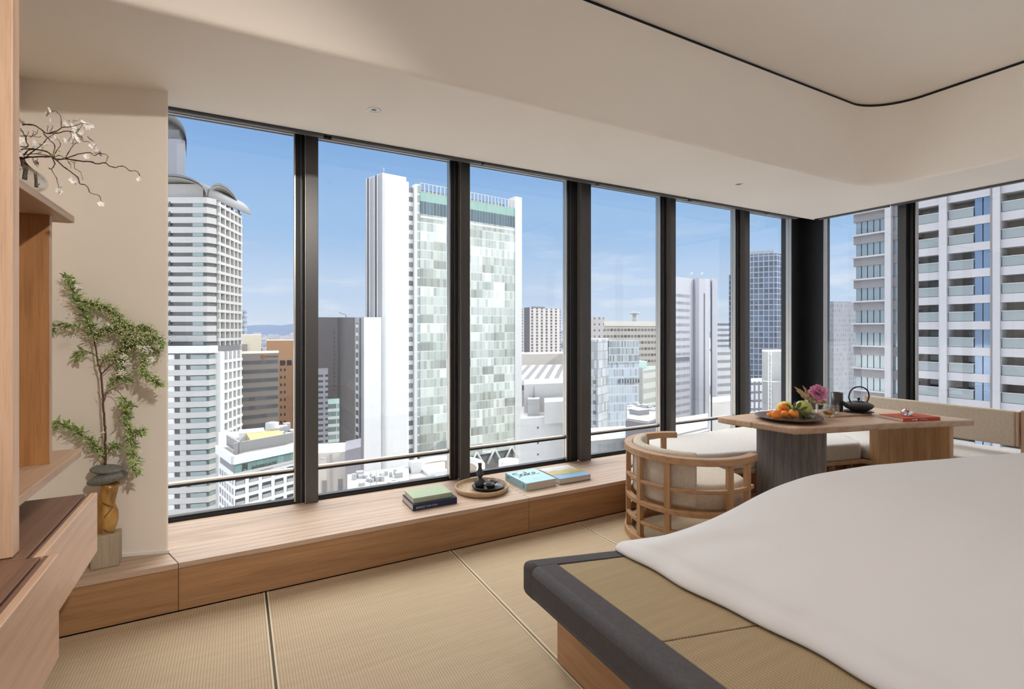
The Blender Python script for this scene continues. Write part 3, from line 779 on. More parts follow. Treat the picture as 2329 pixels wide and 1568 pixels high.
path = [(239, 1219, 17.5), (239, 1208, 17.8), (241, 1196, 20), (243, 1182, 21.5), (243.5, 1168, 21), (240, 1154, 18.5), (239.5, 1148, 18), (241, 1138, 17.6), (245, 1124, 16.8), (249, 1110, 16.6), (252, 1099.5, 17)]
obj('stem_body', tube([vpt(a, b)-o3 for a, b, c in path], [rad(c) for a, b, c in path], 32), M_bam, bamboo)
M_node = mat('bamboo_node', (.10, .05, .018), .5)
def node_line(pts): obj('node_ring', tube(dense([vpt(a, b, 2.325-rad(r)*1.03)-o3 for a, b, r in pts], 4), .0019, 6), M_node, bamboo)
node_line([(225.5, 1136, 4), (232, 1143, 14), (240, 1148, 17), (249, 1151, 15), (256, 1153, 6)])
node_line([(228, 1184, 6), (236, 1178, 17), (244, 1170, 20), (250, 1162, 16), (256, 1155, 8)])
node_line([(228, 1186, 6), (230, 1198, 12), (236, 1205, 17), (246, 1210, 18), (256, 1211, 12), (260, 1209, 6)])
M_stone = mat('river_stone', (.17, .175, .16), .62)
_n = noise_tex(M_stone, coord(M_stone, (260, 260, 260)), 1, 5, .8); _N, _L, _b = nodes(M_stone)
_L.new(ramp(M_stone, _n, [(.38, (.085, .09, .085)), (.5, (.19, .195, .18)), (.66, (.36, .36, .33))]), _b.inputs['Base Color'])
def stone(px, y, w, h, tilt, label, seed, t=TV):
    p = vpt(px, y, t)
    bm = blob(rad(w/2), rad(w/2)*.72, rad(h/2), 32, 20, .05, 1.4, seed)
    o = obj('flat_stone', bm, M_stone, loc=p, rot=(0, -tilt, -YAW)); return tag(o, label, 'stone', 'flat grey river stones')
stone(244.8, 1088, 83, 27, math.radians(13), 'larger tilted grey river stone, lower of the two on the bamboo', 3)
stone(242.2, 1068, 68, 20, math.radians(-4), 'smaller grey river stone on top, holding the flowering branch', 8)

def leaf_bm(bm, p, d, up, L_, W_, curl=.2):
    d = d.normalized(); s = d.cross(up)
    if s.length < 1e-4: s = d.orthogonal()
    s.normalize(); n = s.cross(d)
    a = [p, p+d*L_*.35+s*W_/2-n*L_*.03, p+d*L_*.35-s*W_/2-n*L_*.03, p+d*L_*.7+s*W_*.36-n*L_*curl*.5, p+d*L_*.7-s*W_*.36-n*L_*curl*.5, p+d*L_-n*L_*curl,
         p+d*L_*.35+n*L_*-.07, p+d*L_*.7-n*L_*(curl*.5+.05)]
    v = [bm.verts.new(q) for q in a]
    for f in ((0, 6, 1), (0, 2, 6), (1, 6, 7, 3), (6, 2, 4, 7), (3, 7, 5), (7, 4, 5)):
        bm.faces.new([v[i] for i in f])
_t = bmesh.new(); bmesh.ops.create_icosphere(_t, subdivisions=1, radius=1)
ICO_V = [v.co.copy() for v in _t.verts]; ICO_F = [tuple(v.index for v in f.verts) for f in _t.faces]; _t.free()
def ico(bm, p, r, sub=1):
    vs_ = [bm.verts.new(p+v*r) for v in ICO_V]
    for f in ICO_F: bm.faces.new([vs_[i] for i in f]).smooth = True
def two_tone(name, a, b_, rough=.5, tr=0.0, sc=60):
    m = mat(name, a, rough); N, L, b = nodes(m)
    L.new(ramp(m, noise_tex(m, coord(m, (sc, sc, sc)), 1, 2), [(.38, a), (.62, b_)]), b.inputs['Base Color'])
    if tr: b.inputs['Subsurface Weight'].default_value = tr; b.inputs['Subsurface Radius'].default_value = (.005, .005, .003); b.inputs['Subsurface Scale'].default_value = .5
    return m
M_leaf = two_tone('spirea_leaf', (.13, .25, .05), (.40, .52, .17))
M_bud = two_tone('spirea_buds', (.68, .70, .34), (.92, .89, .66))
M_flo = mat('spirea_blossom', (.94, .92, .85), .7)
M_twig = mat('brown_twig', (.125, .055, .032), .7)
M_gtwig = mat('green_twig', (.17, .17, .055), .7)
rs = random.Random(11)
br = thing('flowering_branch', 'tall leafy spirea branch with drooping cream blossom clusters, rising from the stones', 'flowers', tuple(vpt(240, 1059)))
o3 = Vector(br.location)
def cvt(pts, sx=3.267, ox=100, oy=600): return [(ox+x/sx, oy+y/sx) for x, y in pts]
twigs = [([(458, 1500), (455, 1300), (448, 1150), (440, 1040), (425, 840), (400, 740), (380, 600), (350, 500), (320, 420), (250, 270), (200, 180), (165, 90)], .0052, .0011, 0, 0),
 ([(425, 825), (470, 780), (520, 730), (600, 640), (720, 600), (800, 640), (850, 640)], .0030, .0008, 0, .10),
 ([(360, 545), (280, 490), (200, 455), (120, 450), (55, 490)], .0018, .0006, 0, -.06),
 ([(390, 690), (340, 660), (270, 650), (245, 690)], .0016, .0006, 0, .05),
 ([(250, 270), (340, 300), (430, 320), (500, 340), (545, 390), (570, 430), (640, 470), (740, 480), (830, 530)], .0018, .0006, 0, .03),
 ([(375, 590), (430, 510), (520, 480), (600, 520), (660, 560), (720, 620), (745, 720), (740, 800), (800, 860), (870, 900)], .0020, .0007, 0, -.05),
 ([(410, 780), (460, 700), (540, 670), (600, 600), (640, 530)], .0015, .0006, 0, .04),
 ([(445, 990), (480, 930), (540, 860), (600, 840), (640, 870)], .0016, .0006, 0, .02),
 ([(440, 1040), (470, 960), (520, 935), (580, 980), (600, 1060), (615, 1150), (635, 1250), (650, 1350), (670, 1450), (690, 1550)], .0018, .0007, 0, -.07),
 ([(435, 1020), (410, 980), (395, 950)], .0014, .0007, 0, 0),
 ([(455, 1470), (400, 1370), (330, 1310), (250, 1250), (150, 1200), (60, 1180)], .0020, .0007, 0, -.05),
 ([(458, 1440), (510, 1350), (550, 1350)], .0013, .0006, 0, .03),
 ([(600, 520), (680, 560), (760, 560), (850, 560), (880, 600)], .0014, .0006, 0, -.03),
 ([(620, 560), (600, 660), (560, 760), (590, 800)], .0014, .0006, 0, .05),
 ([(700, 1060), (640, 1050), (605, 1080)], .0010, .0006, 0, -.08),
 ([(625, 1230), (690, 1260), (720, 1240)], .0010, .0006, 0, -.08)]
tw = bmesh.new(); gw = bmesh.new(); lf = bmesh.new(); bd = bmesh.new(); fl = bmesh.new()
def leafy(pts, step, lo, hi, nl, nb, spread=.013, skip=0.0, budr=.0021):
    acc = 0
    for i in range(1, len(pts)):
        seg_ = (pts[i]-pts[i-1]); 
        if i/len(pts) < skip: continue
        acc += seg_.length
        while acc > step:
            acc -= step; p = pts[i-1].lerp(pts[i], rs.random()); d = seg_.normalized()
            for _ in range(nl):
                o = Vector((rs.gauss(0, 1), rs.gauss(0, 1), rs.gauss(0, .8))); dd = (d*.7+o*.6).normalized()
                leaf_bm(lf, p+o*.003, dd, Vector((rs.gauss(0, .4), rs.gauss(0, .4), 1)), rs.uniform(lo, hi), rs.uniform(.008, .0145), rs.uniform(0, .4))
            for _ in range(nb):
                o = Vector((rs.gauss(0, 1), rs.gauss(0, 1), rs.gauss(0, 1)))*spread; q = p+o
                ico(bd, q, budr*rs.uniform(.7, 1.35), 1)
                if rs.random() < .35: add_tube(gw, [p, p.lerp(q, .5)+Vector((0, 0, .002)), q], .0004, 3, False)
for idx, (pts, r0, r1, _, dz) in enumerate(twigs):
    px = cvt(pts); n = len(px)
    pp = [vpt(x, y, TV+dz*(i/(n-1)))-o3 for i, (x, y) in enumerate(px)]
    pp = dense(pp, 6); m = len(pp)
    for i in range(1, m): pp[i] = pp[i]+Vector((rs.gauss(0, .0007), rs.gauss(0, .0007), 0))
    add_tube(tw, pp, [r0+(r1-r0)*i/(m-1) for i in range(m)], 7)
    if idx == 0: leafy(pp, .006, .020, .042, 3, 4, .015, .58); leafy(pp[:9], .02, .012, .022, 1, 1, .012)
    elif idx in (9,): pass
    elif idx in (4, 5, 12): leafy(pp, .0045, .018, .038, 3, 12, .016, .05)
    elif idx == 1: leafy(pp, .0045, .018, .036, 3, 14, .018, .4)
    elif idx in (6, 13): leafy(pp, .0045, .016, .034, 3, 14, .018, .2)
    elif idx == 8: leafy(pp, .0052, .020, .042, 3, 8, .012, .33)
    elif idx == 10: leafy(pp, .0052, .022, .040, 3, 8, .012, .12)
    else: leafy(pp, .006, .020, .038, 3, 6, .013, .3)
for (cx, cy, n, r) in [(770, 640, 34, .016), (810, 710, 26, .012), (590, 810, 26, .012), (630, 740, 22, .014), (730, 620, 20, .012), (500, 455, 6, .006), (265, 180, 8, .008), (730, 1390, 3, .003), (740, 1475, 2, .003), (455, 1250, 3, .004), (610, 690, 14, .012)]:
    (x, y), = cvt([(cx, cy)]); c = vpt(x, y, TV-.02)-o3
    for _ in range(int(n*1.9)):
        q = c+Vector((rs.gauss(0, 1), rs.gauss(0, 1), rs.gauss(0, .8)))*r*.65-Vector((SN, CS, 0))*.012; ico(fl, q, rs.uniform(.0026, .0044), 1)
obj('twigs', tw, M_twig, br); obj('green_stalks', gw, M_gtwig, br); obj('foliage', lf, M_leaf, br); obj('flower_buds', bd, M_bud, br); obj('blossom', fl, M_flo, br)

# ================================================================== CHERRY BRANCHES IN THE GLASS BOWL ON THE UPPER SHELF
TB_ = 1.50
def bpt(x, y, t=TB_): return P3(40+x/5.4067, 230+y/5.4067, t)
gb = thing('glass_vase', 'wide slanted clear glass bowl on the upper shelf holding the branches', 'vase', (-.615, 1.99, 1.695))
def bowl():
    bm = bmesh.new(); prof = []; S2 = 40
    R0, H0 = .108, .125
    rows = []
    for k in range(19):
        t = k/18; a = t*PI*.86
        r = R0*math.sin(a)**.75*(1 if t > .02 else 0)+(.0 if k else 0); z = H0*.5*(1-math.cos(a))
        rows.append((max(r, .0004), z*.80))
    rings = []
    for r, z in rows:
        rg = []
        for j in range(S2):
            b = 2*PI*j/S2
            zz = z*(1+.10*math.cos(b+PI)) if z > .03 else z   # rim slants towards the wall side
            rg.append(bm.verts.new((r*math.cos(b)*(1+.06*math.cos(b)), r*math.sin(b), zz)))
        rings.append(rg)
    for a, b in zip(rings, rings[1:]):
        for j in range(S2):
            f = bm.faces.new((a[j], a[(j+1) % S2], b[(j+1) % S2], b[j])); f.smooth = True
    bm.faces.new(rings[0][::-1])
    return bm
o_ = obj('bowl', bowl(), M_thin, gb)
sm_ = o_.modifiers.new('wall', 'SOLIDIFY'); sm_.thickness = .004
cb_ = thing('cherry_branches', 'bare twisting twigs with small white blossoms spreading from the glass bowl', 'flowers', (-.615, 1.99, 1.72))
o3 = Vector(cb_.location)
BR = [([(30, 700), (150, 690), (300, 685), (420, 690), (500, 722), (600, 710), (760, 740), (890, 745), (980, 770), (1080, 760), (1130, 800), (1200, 820), (1260, 800), (1330, 815), (1390, 860), (1470, 865), (1500, 920), (1508, 950)], 3.2, 1.0),
 ([(420, 690), (500, 740), (570, 810), (640, 860), (740, 940), (760, 1010), (830, 1030), (870, 1080), (895, 1130), (1005, 1165), (1025, 1240), (1025, 1262)], 2.4, .9),
 ([(590, 710), (750, 650), (890, 635), (940, 670), (1020, 640), (1100, 670), (1103, 710), (1080, 760)], 1.8, .8),
 ([(60, 290), (200, 295), (290, 350), (350, 395), (480, 395), (600, 370), (700, 390), (790, 440), (800, 490), (870, 500), (930, 550)], 2.6, .8),
 ([(350, 395), (480, 370), (540, 330), (640, 320), (720, 300), (780, 275), (880, 290)], 1.8, .8),
 ([(540, 330), (540, 230), (510, 160), (450, 120), (380, 155)], 1.4, .7),
 ([(320, 385), (370, 460), (450, 530), (450, 600), (420, 685)], 1.8, 1.5),
 ([(420, 690), (460, 770), (450, 800), (420, 845), (480, 950), (500, 1040), (510, 1080)], 1.6, .8),
 ([(590, 705), (640, 610), (690, 535), (740, 520)], 1.6, .8), ([(740, 520), (715, 480), (700, 450)], .9, .6),
 ([(440, 685), (490, 600), (530, 540), (500, 470)], 1.6, .8),
 ([(40, 590), (200, 590), (370, 630), (420, 685)], 2.0, 1.4), ([(100, 700), (200, 610), (300, 540), (390, 440), (440, 410), (500, 355)], 2.0, .8),
 ([(640, 740), (700, 760), (700, 830), (770, 870), (800, 970)], 1.1, .7), ([(600, 710), (650, 780), (655, 830)], 1.0, .6),
 ([(60, 710), (120, 610), (240, 600), (330, 610), (420, 660)], 2.2, 1.2), ([(40, 560), (130, 560), (105, 480), (100, 440), (60, 380), (30, 330)], 2.2, 1.2),
 ([(30, 430), (140, 430), (240, 440), (290, 440)], 1.5, .8), ([(150, 440), (240, 400), (250, 350)], 1.2, .8), ([(370, 380), (370, 330), (365, 310)], .9, .6),
 ([(180, 680), (200, 750), (250, 812)], 1.1, .7), ([(250, 700), (240, 745)], .8, .6), ([(700, 395), (760, 350), (800, 290)], 1.0, .7), ([(640, 380), (660, 430), (620, 490)], 1.0, .7),
 ([(400, 375), (430, 330), (425, 300)], .9, .7), ([(440, 690), (520, 670), (560, 690), (620, 700)], 1.4, .9), ([(740, 940), (690, 960)], .8, .6), ([(1010, 600), (1015, 640)], .9, .7),
 ([(30, 640), (100, 660), (200, 650), (330, 660), (420, 690)], 1.8, 1.2), ([(160, 450), (200, 380), (180, 360)], 1.0, .6), ([(105, 440), (140, 370)], 1.0, .6)]
bt = bmesh.new(); buds_ = []
rs = random.Random(5)
for i, (pts, a, b) in enumerate(BR):
    n = len(pts); dt = rs.uniform(-.12, .12)
    pp = [bpt(x, y, TB_+dt*k/(n-1))-o3 for k, (x, y) in enumerate(pts)]; pp = dense(pp, 3); m = len(pp); s = .00078
    add_tube(bt, [p+Vector((rs.gauss(0, .0006), rs.gauss(0, .0006), rs.gauss(0, .0005))) for p in pp], [s*(a+(b-a)*k/(m-1))*(1.35 if k % 5 == 2 else 1) for k in range(m)], 6)
    for p in pp[::3]:
        if rs.random() < .24: buds_.append((p, (rs.uniform(0, 3), rs.uniform(-1, 1), rs.uniform(0, 6)), rs.uniform(.7, 1.4)))
obj('twigs', bt, mat('cherry_bark', (.10, .052, .040), .75), cb_)
tk = bmesh.new()
add_tube(tk, [bpt(60, 715, 1.50)-o3, bpt(75, 790, 1.52)-o3, bpt(100, 850, 1.50)-o3, bpt(92, 900, 1.51)-o3, bpt(85, 965, 1.51)-o3], [.006, .0065, .0055, .0055, .006], 10)
add_tube(tk, [bpt(150, 830, 1.51)-o3, bpt(185, 850, 1.52)-o3, bpt(218, 880, 1.53)-o3, bpt(225, 960, 1.53)-o3, bpt(230, 1060, 1.53)-o3], [.003, .004, .0042, .0036, .0042], 10)
add_tube(tk, [bpt(232, 1045, 1.53)-o3, bpt(270, 1020, 1.53)-o3], [.002, .0015], 6)
add_tube(tk, [bpt(40, 700, 1.5)-o3, bpt(120, 800, 1.53)-o3, bpt(180, 850, 1.52)-o3], [.004, .0045, .004], 8)
obj('cut_stems', tk, mat('cherry_bark_thick', (.13, .075, .05), .8), cb_)
nb_ = bmesh.new(); leaf_bm(nb_, Vector((0, 0, 0)), Vector((1, 0, 0)), Vector((0, 0, 1)), .008, .0034); nb0 = obj('leaf_bud', nb_, mat('fresh_green_bud', (.30, .36, .07), .6), cb_)
for i, (p, rt, k) in enumerate(buds_[:95]):
    o = nb0 if i == 0 else nb0.copy()
    if i: COL.objects.link(o); o.parent = cb_
    o.location = p; o.rotation_euler = rt; o.scale = (k, k, k)
FL = [(375, 110), (375, 160), (420, 250), (365, 310), (570, 260), (620, 270), (735, 240), (700, 340), (720, 370), (780, 380), (850, 310), (890, 290), (870, 330), (690, 440), (740, 450), (610, 490), (640, 500), (670, 515),
      (885, 475), (920, 560), (940, 550), (235, 520), (210, 550), (300, 600), (245, 760), (980, 630), (1020, 645), (853, 685), (690, 970), (715, 1000), (130, 460), (60, 520), (60, 640), (1508, 965), (1025, 1272), (550, 1055), (500, 1105),
      (480, 460), (360, 540), (650, 300), (800, 270), (40, 250), (45, 480), (290, 640), (400, 460), (55, 600)]
M_pet = mat('white_petal', (.88, .85, .82), .6); M_cen = mat('yellow_green_calyx', (.55, .55, .15), .6)
def blossom_bm(r):
    bm = bmesh.new()
    for k in range(5):
        a = 2*PI*k/5; d = Vector((math.cos(a), math.sin(a), .35)).normalized(); s = Vector((-math.sin(a), math.cos(a), 0)); c = d*r*.62
        v = [bm.verts.new(q) for q in (Vector((0, 0, 0)), c*.6+s*r*.28, c+s*r*.40+Vector((0, 0, r*.1)), d*r*1.05, c-s*r*.40+Vector((0, 0, r*.1)), c*.6-s*r*.28, c+Vector((0, 0, -r*.10)))]
        for f in ((0, 1, 6), (1, 2, 6), (2, 3, 6), (3, 4, 6), (4, 5, 6), (5, 0, 6)):
            q = bm.faces.new([v[i] for i in f]); q.smooth = True
    return bm
b0 = None
for i, (x, y) in enumerate(FL):
    p = bpt(x, y, TB_+rs.uniform(-.05, .05)-.01)-o3
    if b0 is None:
        b0 = o = obj('blossom', blossom_bm(.0115), M_pet, cb_); ca = bmesh.new(); ico(ca, Vector((0, 0, .0008)), .0018, 1); cal = obj('calyx', ca, M_cen, o)
    else:
        o = b0.copy(); COL.objects.link(o); o.parent = cb_; c_ = cal.copy(); COL.objects.link(c_); c_.parent = o
    o.location = p; o.rotation_euler = (rs.uniform(.6, 2.2), rs.uniform(-.8, .8), rs.uniform(-2, 2)); k = rs.uniform(.75, 1.15); o.scale = (k, k, k)

# ================================================================== THINGS ON THE BENCH
BZ = .222
def book(name, label, loc, rotz, wx, wy, h, cover, spine, group=None, ct=.0025, spine_col=None, rnd=0):
    """closed book lying flat: origin at its near-left bottom corner, spine on side 'S' (near), 'W' (left)"""
    r = thing(name, label, 'book', loc, rotz, group)
    e = .003
    bm = bmesh.new()
    add_box(bm, 0, wx, 0, wy, 0, ct); add_box(bm, 0, wx, 0, wy, h-ct, h)
    if spine == 'S': add_box(bm, 0, wx, 0, ct, ct, h-ct)
    elif spine == 'W': add_box(bm, 0, ct, 0, wy, ct, h-ct)
    elif spine == 'E': add_box(bm, wx-ct, wx, 0, wy, ct, h-ct)
    obj('cover', bm, cover, r, bev=.0006)
    a = [e, wx-e, e, wy-e]
    if spine == 'S': a[2] = ct
    if spine == 'W': a[0] = ct
    if spine == 'E': a[1] = wx-ct
    obj('pages', box(a[0], a[1], a[2], a[3], ct, h-ct), M_page, r)
    return r
M_navy = fabric('navy_cloth', (.055, .065, .12), (.035, .04, .08), .002, .8, .2)
M_sage = fabric('sage_cloth', (.46, .54, .40), (.36, .44, .31), .002, .8, .2)
M_foil = mat('silver_foil', (.60, .60, .58), .45); M_goldf = mat('pale_gold_foil', (.62, .60, .38), .5)
b1 = book('book', 'thick navy cloth book with silver spine lettering, under the sage green book', (.912, 2.900, BZ), .012, .283, .212, .038, M_navy, 'S', 'pair of stacked cloth books')
text('spine_title', 'BORAGÓ', M_foil, b1, (.020, -.0004, .016), (PI/2, 0, 0), .0165, sx=.8)
text('spine_author', 'Rodolfo Guzmán', M_foil, b1, (.082, -.0004, .017), (PI/2, 0, 0), .0125, sx=.85)
b2 = book('book', 'sage green cloth book lying on top of the navy book', (.922, 2.922, BZ+.038), .01, .248, .182, .030, M_sage, 'S', 'pair of stacked cloth books')
text('spine_title', '小川 軒', M_goldf, b2, (.125, -.0004, .014), (PI/2, 0, 0), .013)
M_cyan = mat('pale_blue_board', (.36, .60, .68), .5); M_ink = mat('black_ink', (.03, .03, .035), .5); M_inkb = mat('blue_grey_print', (.30, .42, .48), .6)
b3 = book('book', 'pale blue book with a brush-lettered cover, left of the landscape book', (1.692, 2.903, BZ), .0, .243, .292, .049, M_cyan, 'W')
b3.rotation_euler = (0, 0, .018)
rr_ = (PI/2, 0, -PI/2)
text('spine_title', 'SAKE', M_ink, b3, (-.0004, .270, .026), rr_, .020, sx=.9)
ic = bmesh.new(); ic2 = [(-.0003, .030+.006*math.cos(a)-(.0035*math.cos(a*.5) if 0 else 0), .024+.009*math.sin(a)) for a in [math.radians(q) for q in range(-100, 101, 20)]]
add_tube(ic, ic2, .0022, 6); obj('spine_mark', ic, M_ink, b3)
# brush lettering across the cover, written along the spine side
def stroke(bm, pts, w0, w1, z):
    pts = dense([(p[0], p[1], 0) for p in pts], 6); L_ = []; R2 = []; n = len(pts)
    for i, p in enumerate(pts):
        d = (pts[min(i+1, n-1)]-pts[max(i-1, 0)]).normalized(); nrm = Vector((-d.y, d.x, 0)); t = i/(n-1)
        w = (w0+(w1-w0)*t)*(.75+.5*abs(math.sin(i*.7+p.x*90)))*(.5 if i in (0, n-1) else 1)
        L_.append(bm.verts.new((p.x+nrm.x*w, p.y+nrm.y*w, z))); R2.append(bm.verts.new((p.x-nrm.x*w, p.y-nrm.y*w, z)))
    for i in range(n-1): bm.faces.new((L_[i], L_[i+1], R2[i+1], R2[i]))
sk = bmesh.new()
ST = [([(.30, .86), (.18, .95), (.06, .84), (.13, .66), (.27, .52), (.22, .30), (.06, .22)], .0042, .0034),            # S
      ([(.50, .60), (.38, .66), (.32, .48), (.40, .34), (.50, .44), (.53, .62), (.52, .40), (.58, .28)], .0036, .003),    # a
      ([(.66, 1.0), (.65, .7), (.63, .30)], .0052, .0036), ([(.82, .66), (.68, .48), (.76, .36), (.86, .24)], .0036, .003),  # k
      ([(.88, .44), (1.0, .50), (1.04, .62), (.96, .68), (.90, .52), (.95, .34), (1.10, .30), (1.20, .36)], .0036, .002)]    # e
for pts, a, b in ST: stroke(sk, [(.018+x*.165, .125+y*.125) for x, y in pts], a*1.6, b*1.6, .0494)
obj('brush_title', sk, M_ink, b3)
for i, wd in enumerate((.085, .03)): obj('subtitle_print', box(.09, .09+wd, .070-.018*i, .0715-.018*i, .0490, .0493), M_inkb, b3)
M_land = mat('landscape_jacket', (.5, .5, .4), .35); _N, _L, _b = nodes(M_land)
v = coord(M_land, (1, 1, 1)); sp = _N.new('ShaderNodeSeparateXYZ'); _L.new(v, sp.inputs[0])
nn = noise_tex(M_land, coord(M_land, (14, 26, 1)), 1, 5, .6, .8)
ad = _N.new('ShaderNodeMath'); ad.operation = 'MULTIPLY_ADD'; _L.new(nn, ad.inputs[0]); ad.inputs[1].default_value = .16; _L.new(sp.outputs[1], ad.inputs[2])
mr = _N.new('ShaderNodeMapRange'); _L.new(ad.outputs[0], mr.inputs[0]); mr.inputs[1].default_value = .04; mr.inputs[2].default_value = .36
_L.new(ramp(M_land, mr.outputs[0], [(.0, (.24, .42, .62)), (.30, (.22, .40, .62)), (.42, (.25, .30, .20)), (.55, (.55, .38, .12)), (.68, (.36, .38, .20)), (.80, (.62, .58, .52)), (1, (.70, .72, .75))]), _b.inputs['Base Color'])
b4 = book('book', 'book with a painted landscape jacket, right of the pale blue book', (1.962, 2.905, BZ), -.01, .262, .288, .040, M_land, 'E')
obj('back_board', box(-.0002, .262, -.0002, .288, -.0001, .0035), mat('blue_board', (.10, .15, .27), .6), b4)
text('jacket_mark', '•', M_foil, b4, (.236, -.0006, .022), (PI/2, 0, 0), .03)

M_trayw = wood('tray_oak', (.60, .43, .27), (.40, .26, .14), 'Z', 1.0, .5, .8)
tr = thing('round_tray', 'round pale oak tray with a raised rim, right of the stacked books', 'tray', (1.440, 3.062, BZ))
obj('tray_body', lathe([(0, 0), (.155, 0), (.170, .004), (.178, .016), (.180, .036), (.176, .0365), (.172, .034), (.169, .016), (.160, .0095), (0, .009)], 64), M_trayw, tr)
bp = thing('black_plate', 'small black lacquer plate inside the round oak tray', 'plate', (1.482, 3.048, BZ+.0092), math.radians(-26))
def ell(prof, sx, sy, seg=56):
    bm = lathe(prof, seg)
    for v in bm.verts: v.co.x *= sx; v.co.y *= sy
    return bm
obj('plate_body', ell([(0, 0), (.088, 0), (.104, .008), (.112, .018), (.1125, .0225), (.109, .023), (.104, .0175), (.098, .0145), (0, .0135)], 1, .80), M_blk, bp)
bo = thing('sake_bottle', 'black gourd-shaped ceramic bottle standing on the black plate', 'bottle', (1.430, 3.072, BZ+.0228))
obj('bottle_body', lathe([(0, 0), (.020, 0), (.032, .006), (.0385, .020), (.0375, .034), (.029, .048), (.017, .058), (.0115, .063)], 40), mat('matte_black_clay', (.045, .042, .040), .42), bo)
bo2 = obj('bottle_neck', lathe([(.0105, .062), (.018, .069), (.0245, .079), (.0245, .090), (.019, .104), (.0135, .118), (.0115, .134), (.012, .148), (.015, .156), (.013, .156), (.0095, .148), (.0095, .12), (0, .12)], 40), MATS['matte_black_clay'], bo)
def sake_cup(x, y, label):
    r = thing('sake_cup', label, 'cup', (x, y, BZ+.0228), 0, 'small black sake cups')
    obj('cup_body', lathe([(0, 0), (.012, 0), (.0135, .005), (.012, .008), (.024, .018), (.036, .031), (.0385, .0345), (.0365, .0345), (.024, .021), (.010, .012), (0, .011)], 40), M_blk, r)
sake_cup(1.462, 3.000, 'small black cup nearest the camera on the black plate')
sake_cup(1.515, 3.052, 'small black cup behind and right of the nearest cup on the black plate')

# ================================================================== THINGS ON THE TABLE
TZ = .650
def T(px, y, z=TZ):
    t = (CAMZ-z)/((y-750)/FPX); p = P(px, t); return Vector((p.x, p.y, z))
pc = P(1793, 3.62)
pl = thing('platter', 'large dark wooden platter of fruit near the left end of the table', 'plate', (pc.x, pc.y, TZ))
obj('platter_body', lathe([(0, 0), (.115, 0), (.120, .004), (.165, .010), (.202, .021), (.219, .027), (.219, .030), (.198, .026), (.165, .017), (.12, .011), (0, .010)], 64), mat('dark_platter', (.10, .055, .035), .45), pl)
for s_ in (-1, 1): pass
M_or = two_tone('tangerine_peel', (.78, .20, .012), (.88, .31, .03), .42, 0, 40); bump(M_or, noise_tex(M_or, coord(M_or, (300, 300, 300)), 1, 2), .25, .0008)
M_stem = mat('fruit_calyx', (.10, .14, .03), .7)
def fruit(name, px, y, t, r, label, m, sq=.88, group=None):
    p = P3(px, y, t)
    root = thing(name, label, name.split('_')[-1], tuple(p), rs.uniform(0, 6), group)
    bm = lathe([(0, -r*sq*.93), (r*.35, -r*sq*.97), (r*.75, -r*sq*.68), (r*.98, -r*sq*.18), (r*.97, r*sq*.25), (r*.75, r*sq*.70), (r*.38, r*sq*.93), (r*.12, r*sq*.92), (0, r*sq*.86)], 32)
    obj('peel', bm, m, root, rot=(rs.uniform(-.3, .3), rs.uniform(-.3, .3), 0))
    bm = bmesh.new(); add_tube(bm, [(0, 0, r*sq*.84), (0, 0, r*sq*1.0)], [.003, .002], 6); obj('stalk', bm, M_stem, root)
    return root
G = 'tangerines on the dark platter'
fruit('tangerine', 1765.5, 943.5, 3.50, .0355, 'tangerine at the front left of the platter, nearest the camera', M_or, group=G)
fruit('tangerine', 1749.5, 944.3, 3.52, .0185, 'small tangerine at the far left end of the fruit pile', M_or, group=G)
fruit('tangerine', 1756.5, 938.0, 3.60, .019, 'tangerine tucked behind the leftmost fruit, half hidden', M_or, group=G)
fruit('tangerine', 1784.5, 942.2, 3.53, .0280, 'tangerine in the middle of the front row', M_or, group=G)
fruit('tangerine', 1804.5, 942.0, 3.52, .0345, 'tangerine at the right end of the front row, beside the leaves', M_or, group=G)
fruit('tangerine', 1773.5, 935.2, 3.565, .0180, 'smallest tangerine, resting on the front row', M_or, group=G)
fruit('tangerine', 1781.8, 926.6, 3.60, .0335, 'topmost tangerine, high on the pile against the yellow pear', M_or, group=G)
M_py = two_tone('yellow_pear', (.78, .58, .05), (.80, .68, .14), .45, 0, 30); M_pg = two_tone('green_pear', (.38, .45, .08), (.55, .52, .16), .45, 0, 30)
fruit('pear', 1785, 930.5, 3.68, .058, 'yellow pear at the back of the platter behind the tangerines', M_py, .95, 'pears on the platter')
fruit('pear', 1826.5, 930.0, 3.66, .060, 'green pear at the right of the platter above the leaves', M_pg, .98, 'pears on the platter')
sg = thing('leaf_sprig', 'dark green leafy sprig lying between the tangerines and the green pear', 'leaves', tuple(P3(1818, 938, 3.50)))
o3 = Vector(sg.location); bm = bmesh.new(); b2_ = bmesh.new()
sp_ = [P3(1796, 930, 3.56)-o3, P3(1808, 929, 3.54)-o3, P3(1820, 935, 3.52)-o3, P3(1835, 942, 3.50)-o3]; add_tube(b2_, sp_, .0022, 6)
for px, y, dx, dy, ln in [(1800, 931, -.3, .4, .05), (1806, 928, .2, .9, .05), (1812, 930, .7, .8, .055), (1812, 934, .9, .1, .06), (1820, 935, .9, -.3, .07), (1824, 938, .8, -.6, .065), (1830, 940, .9, -.5, .075), (1816, 936, .2, -.8, .05), (1822, 932, .8, .3, .055), (1808, 934, -.3, -.5, .04), (1834, 941, 1, -.1, .06), (1828, 942, .6, -.6, .06), (1812, 927, .5, .6, .05), (1803, 934, .4, .2, .05)]:
    p = P3(px, y, 3.50)-o3; d = Vector((CS*dx, -SN*dx, dy)); leaf_bm(bm, p, d, Vector((-SN*.6, -CS*.8, .5)), ln, .022, .15)
obj('leaves', bm, two_tone('sprig_leaf', (.045, .075, .02), (.16, .17, .05), .4), sg); obj('sprig_stem', b2_, M_twig, sg)

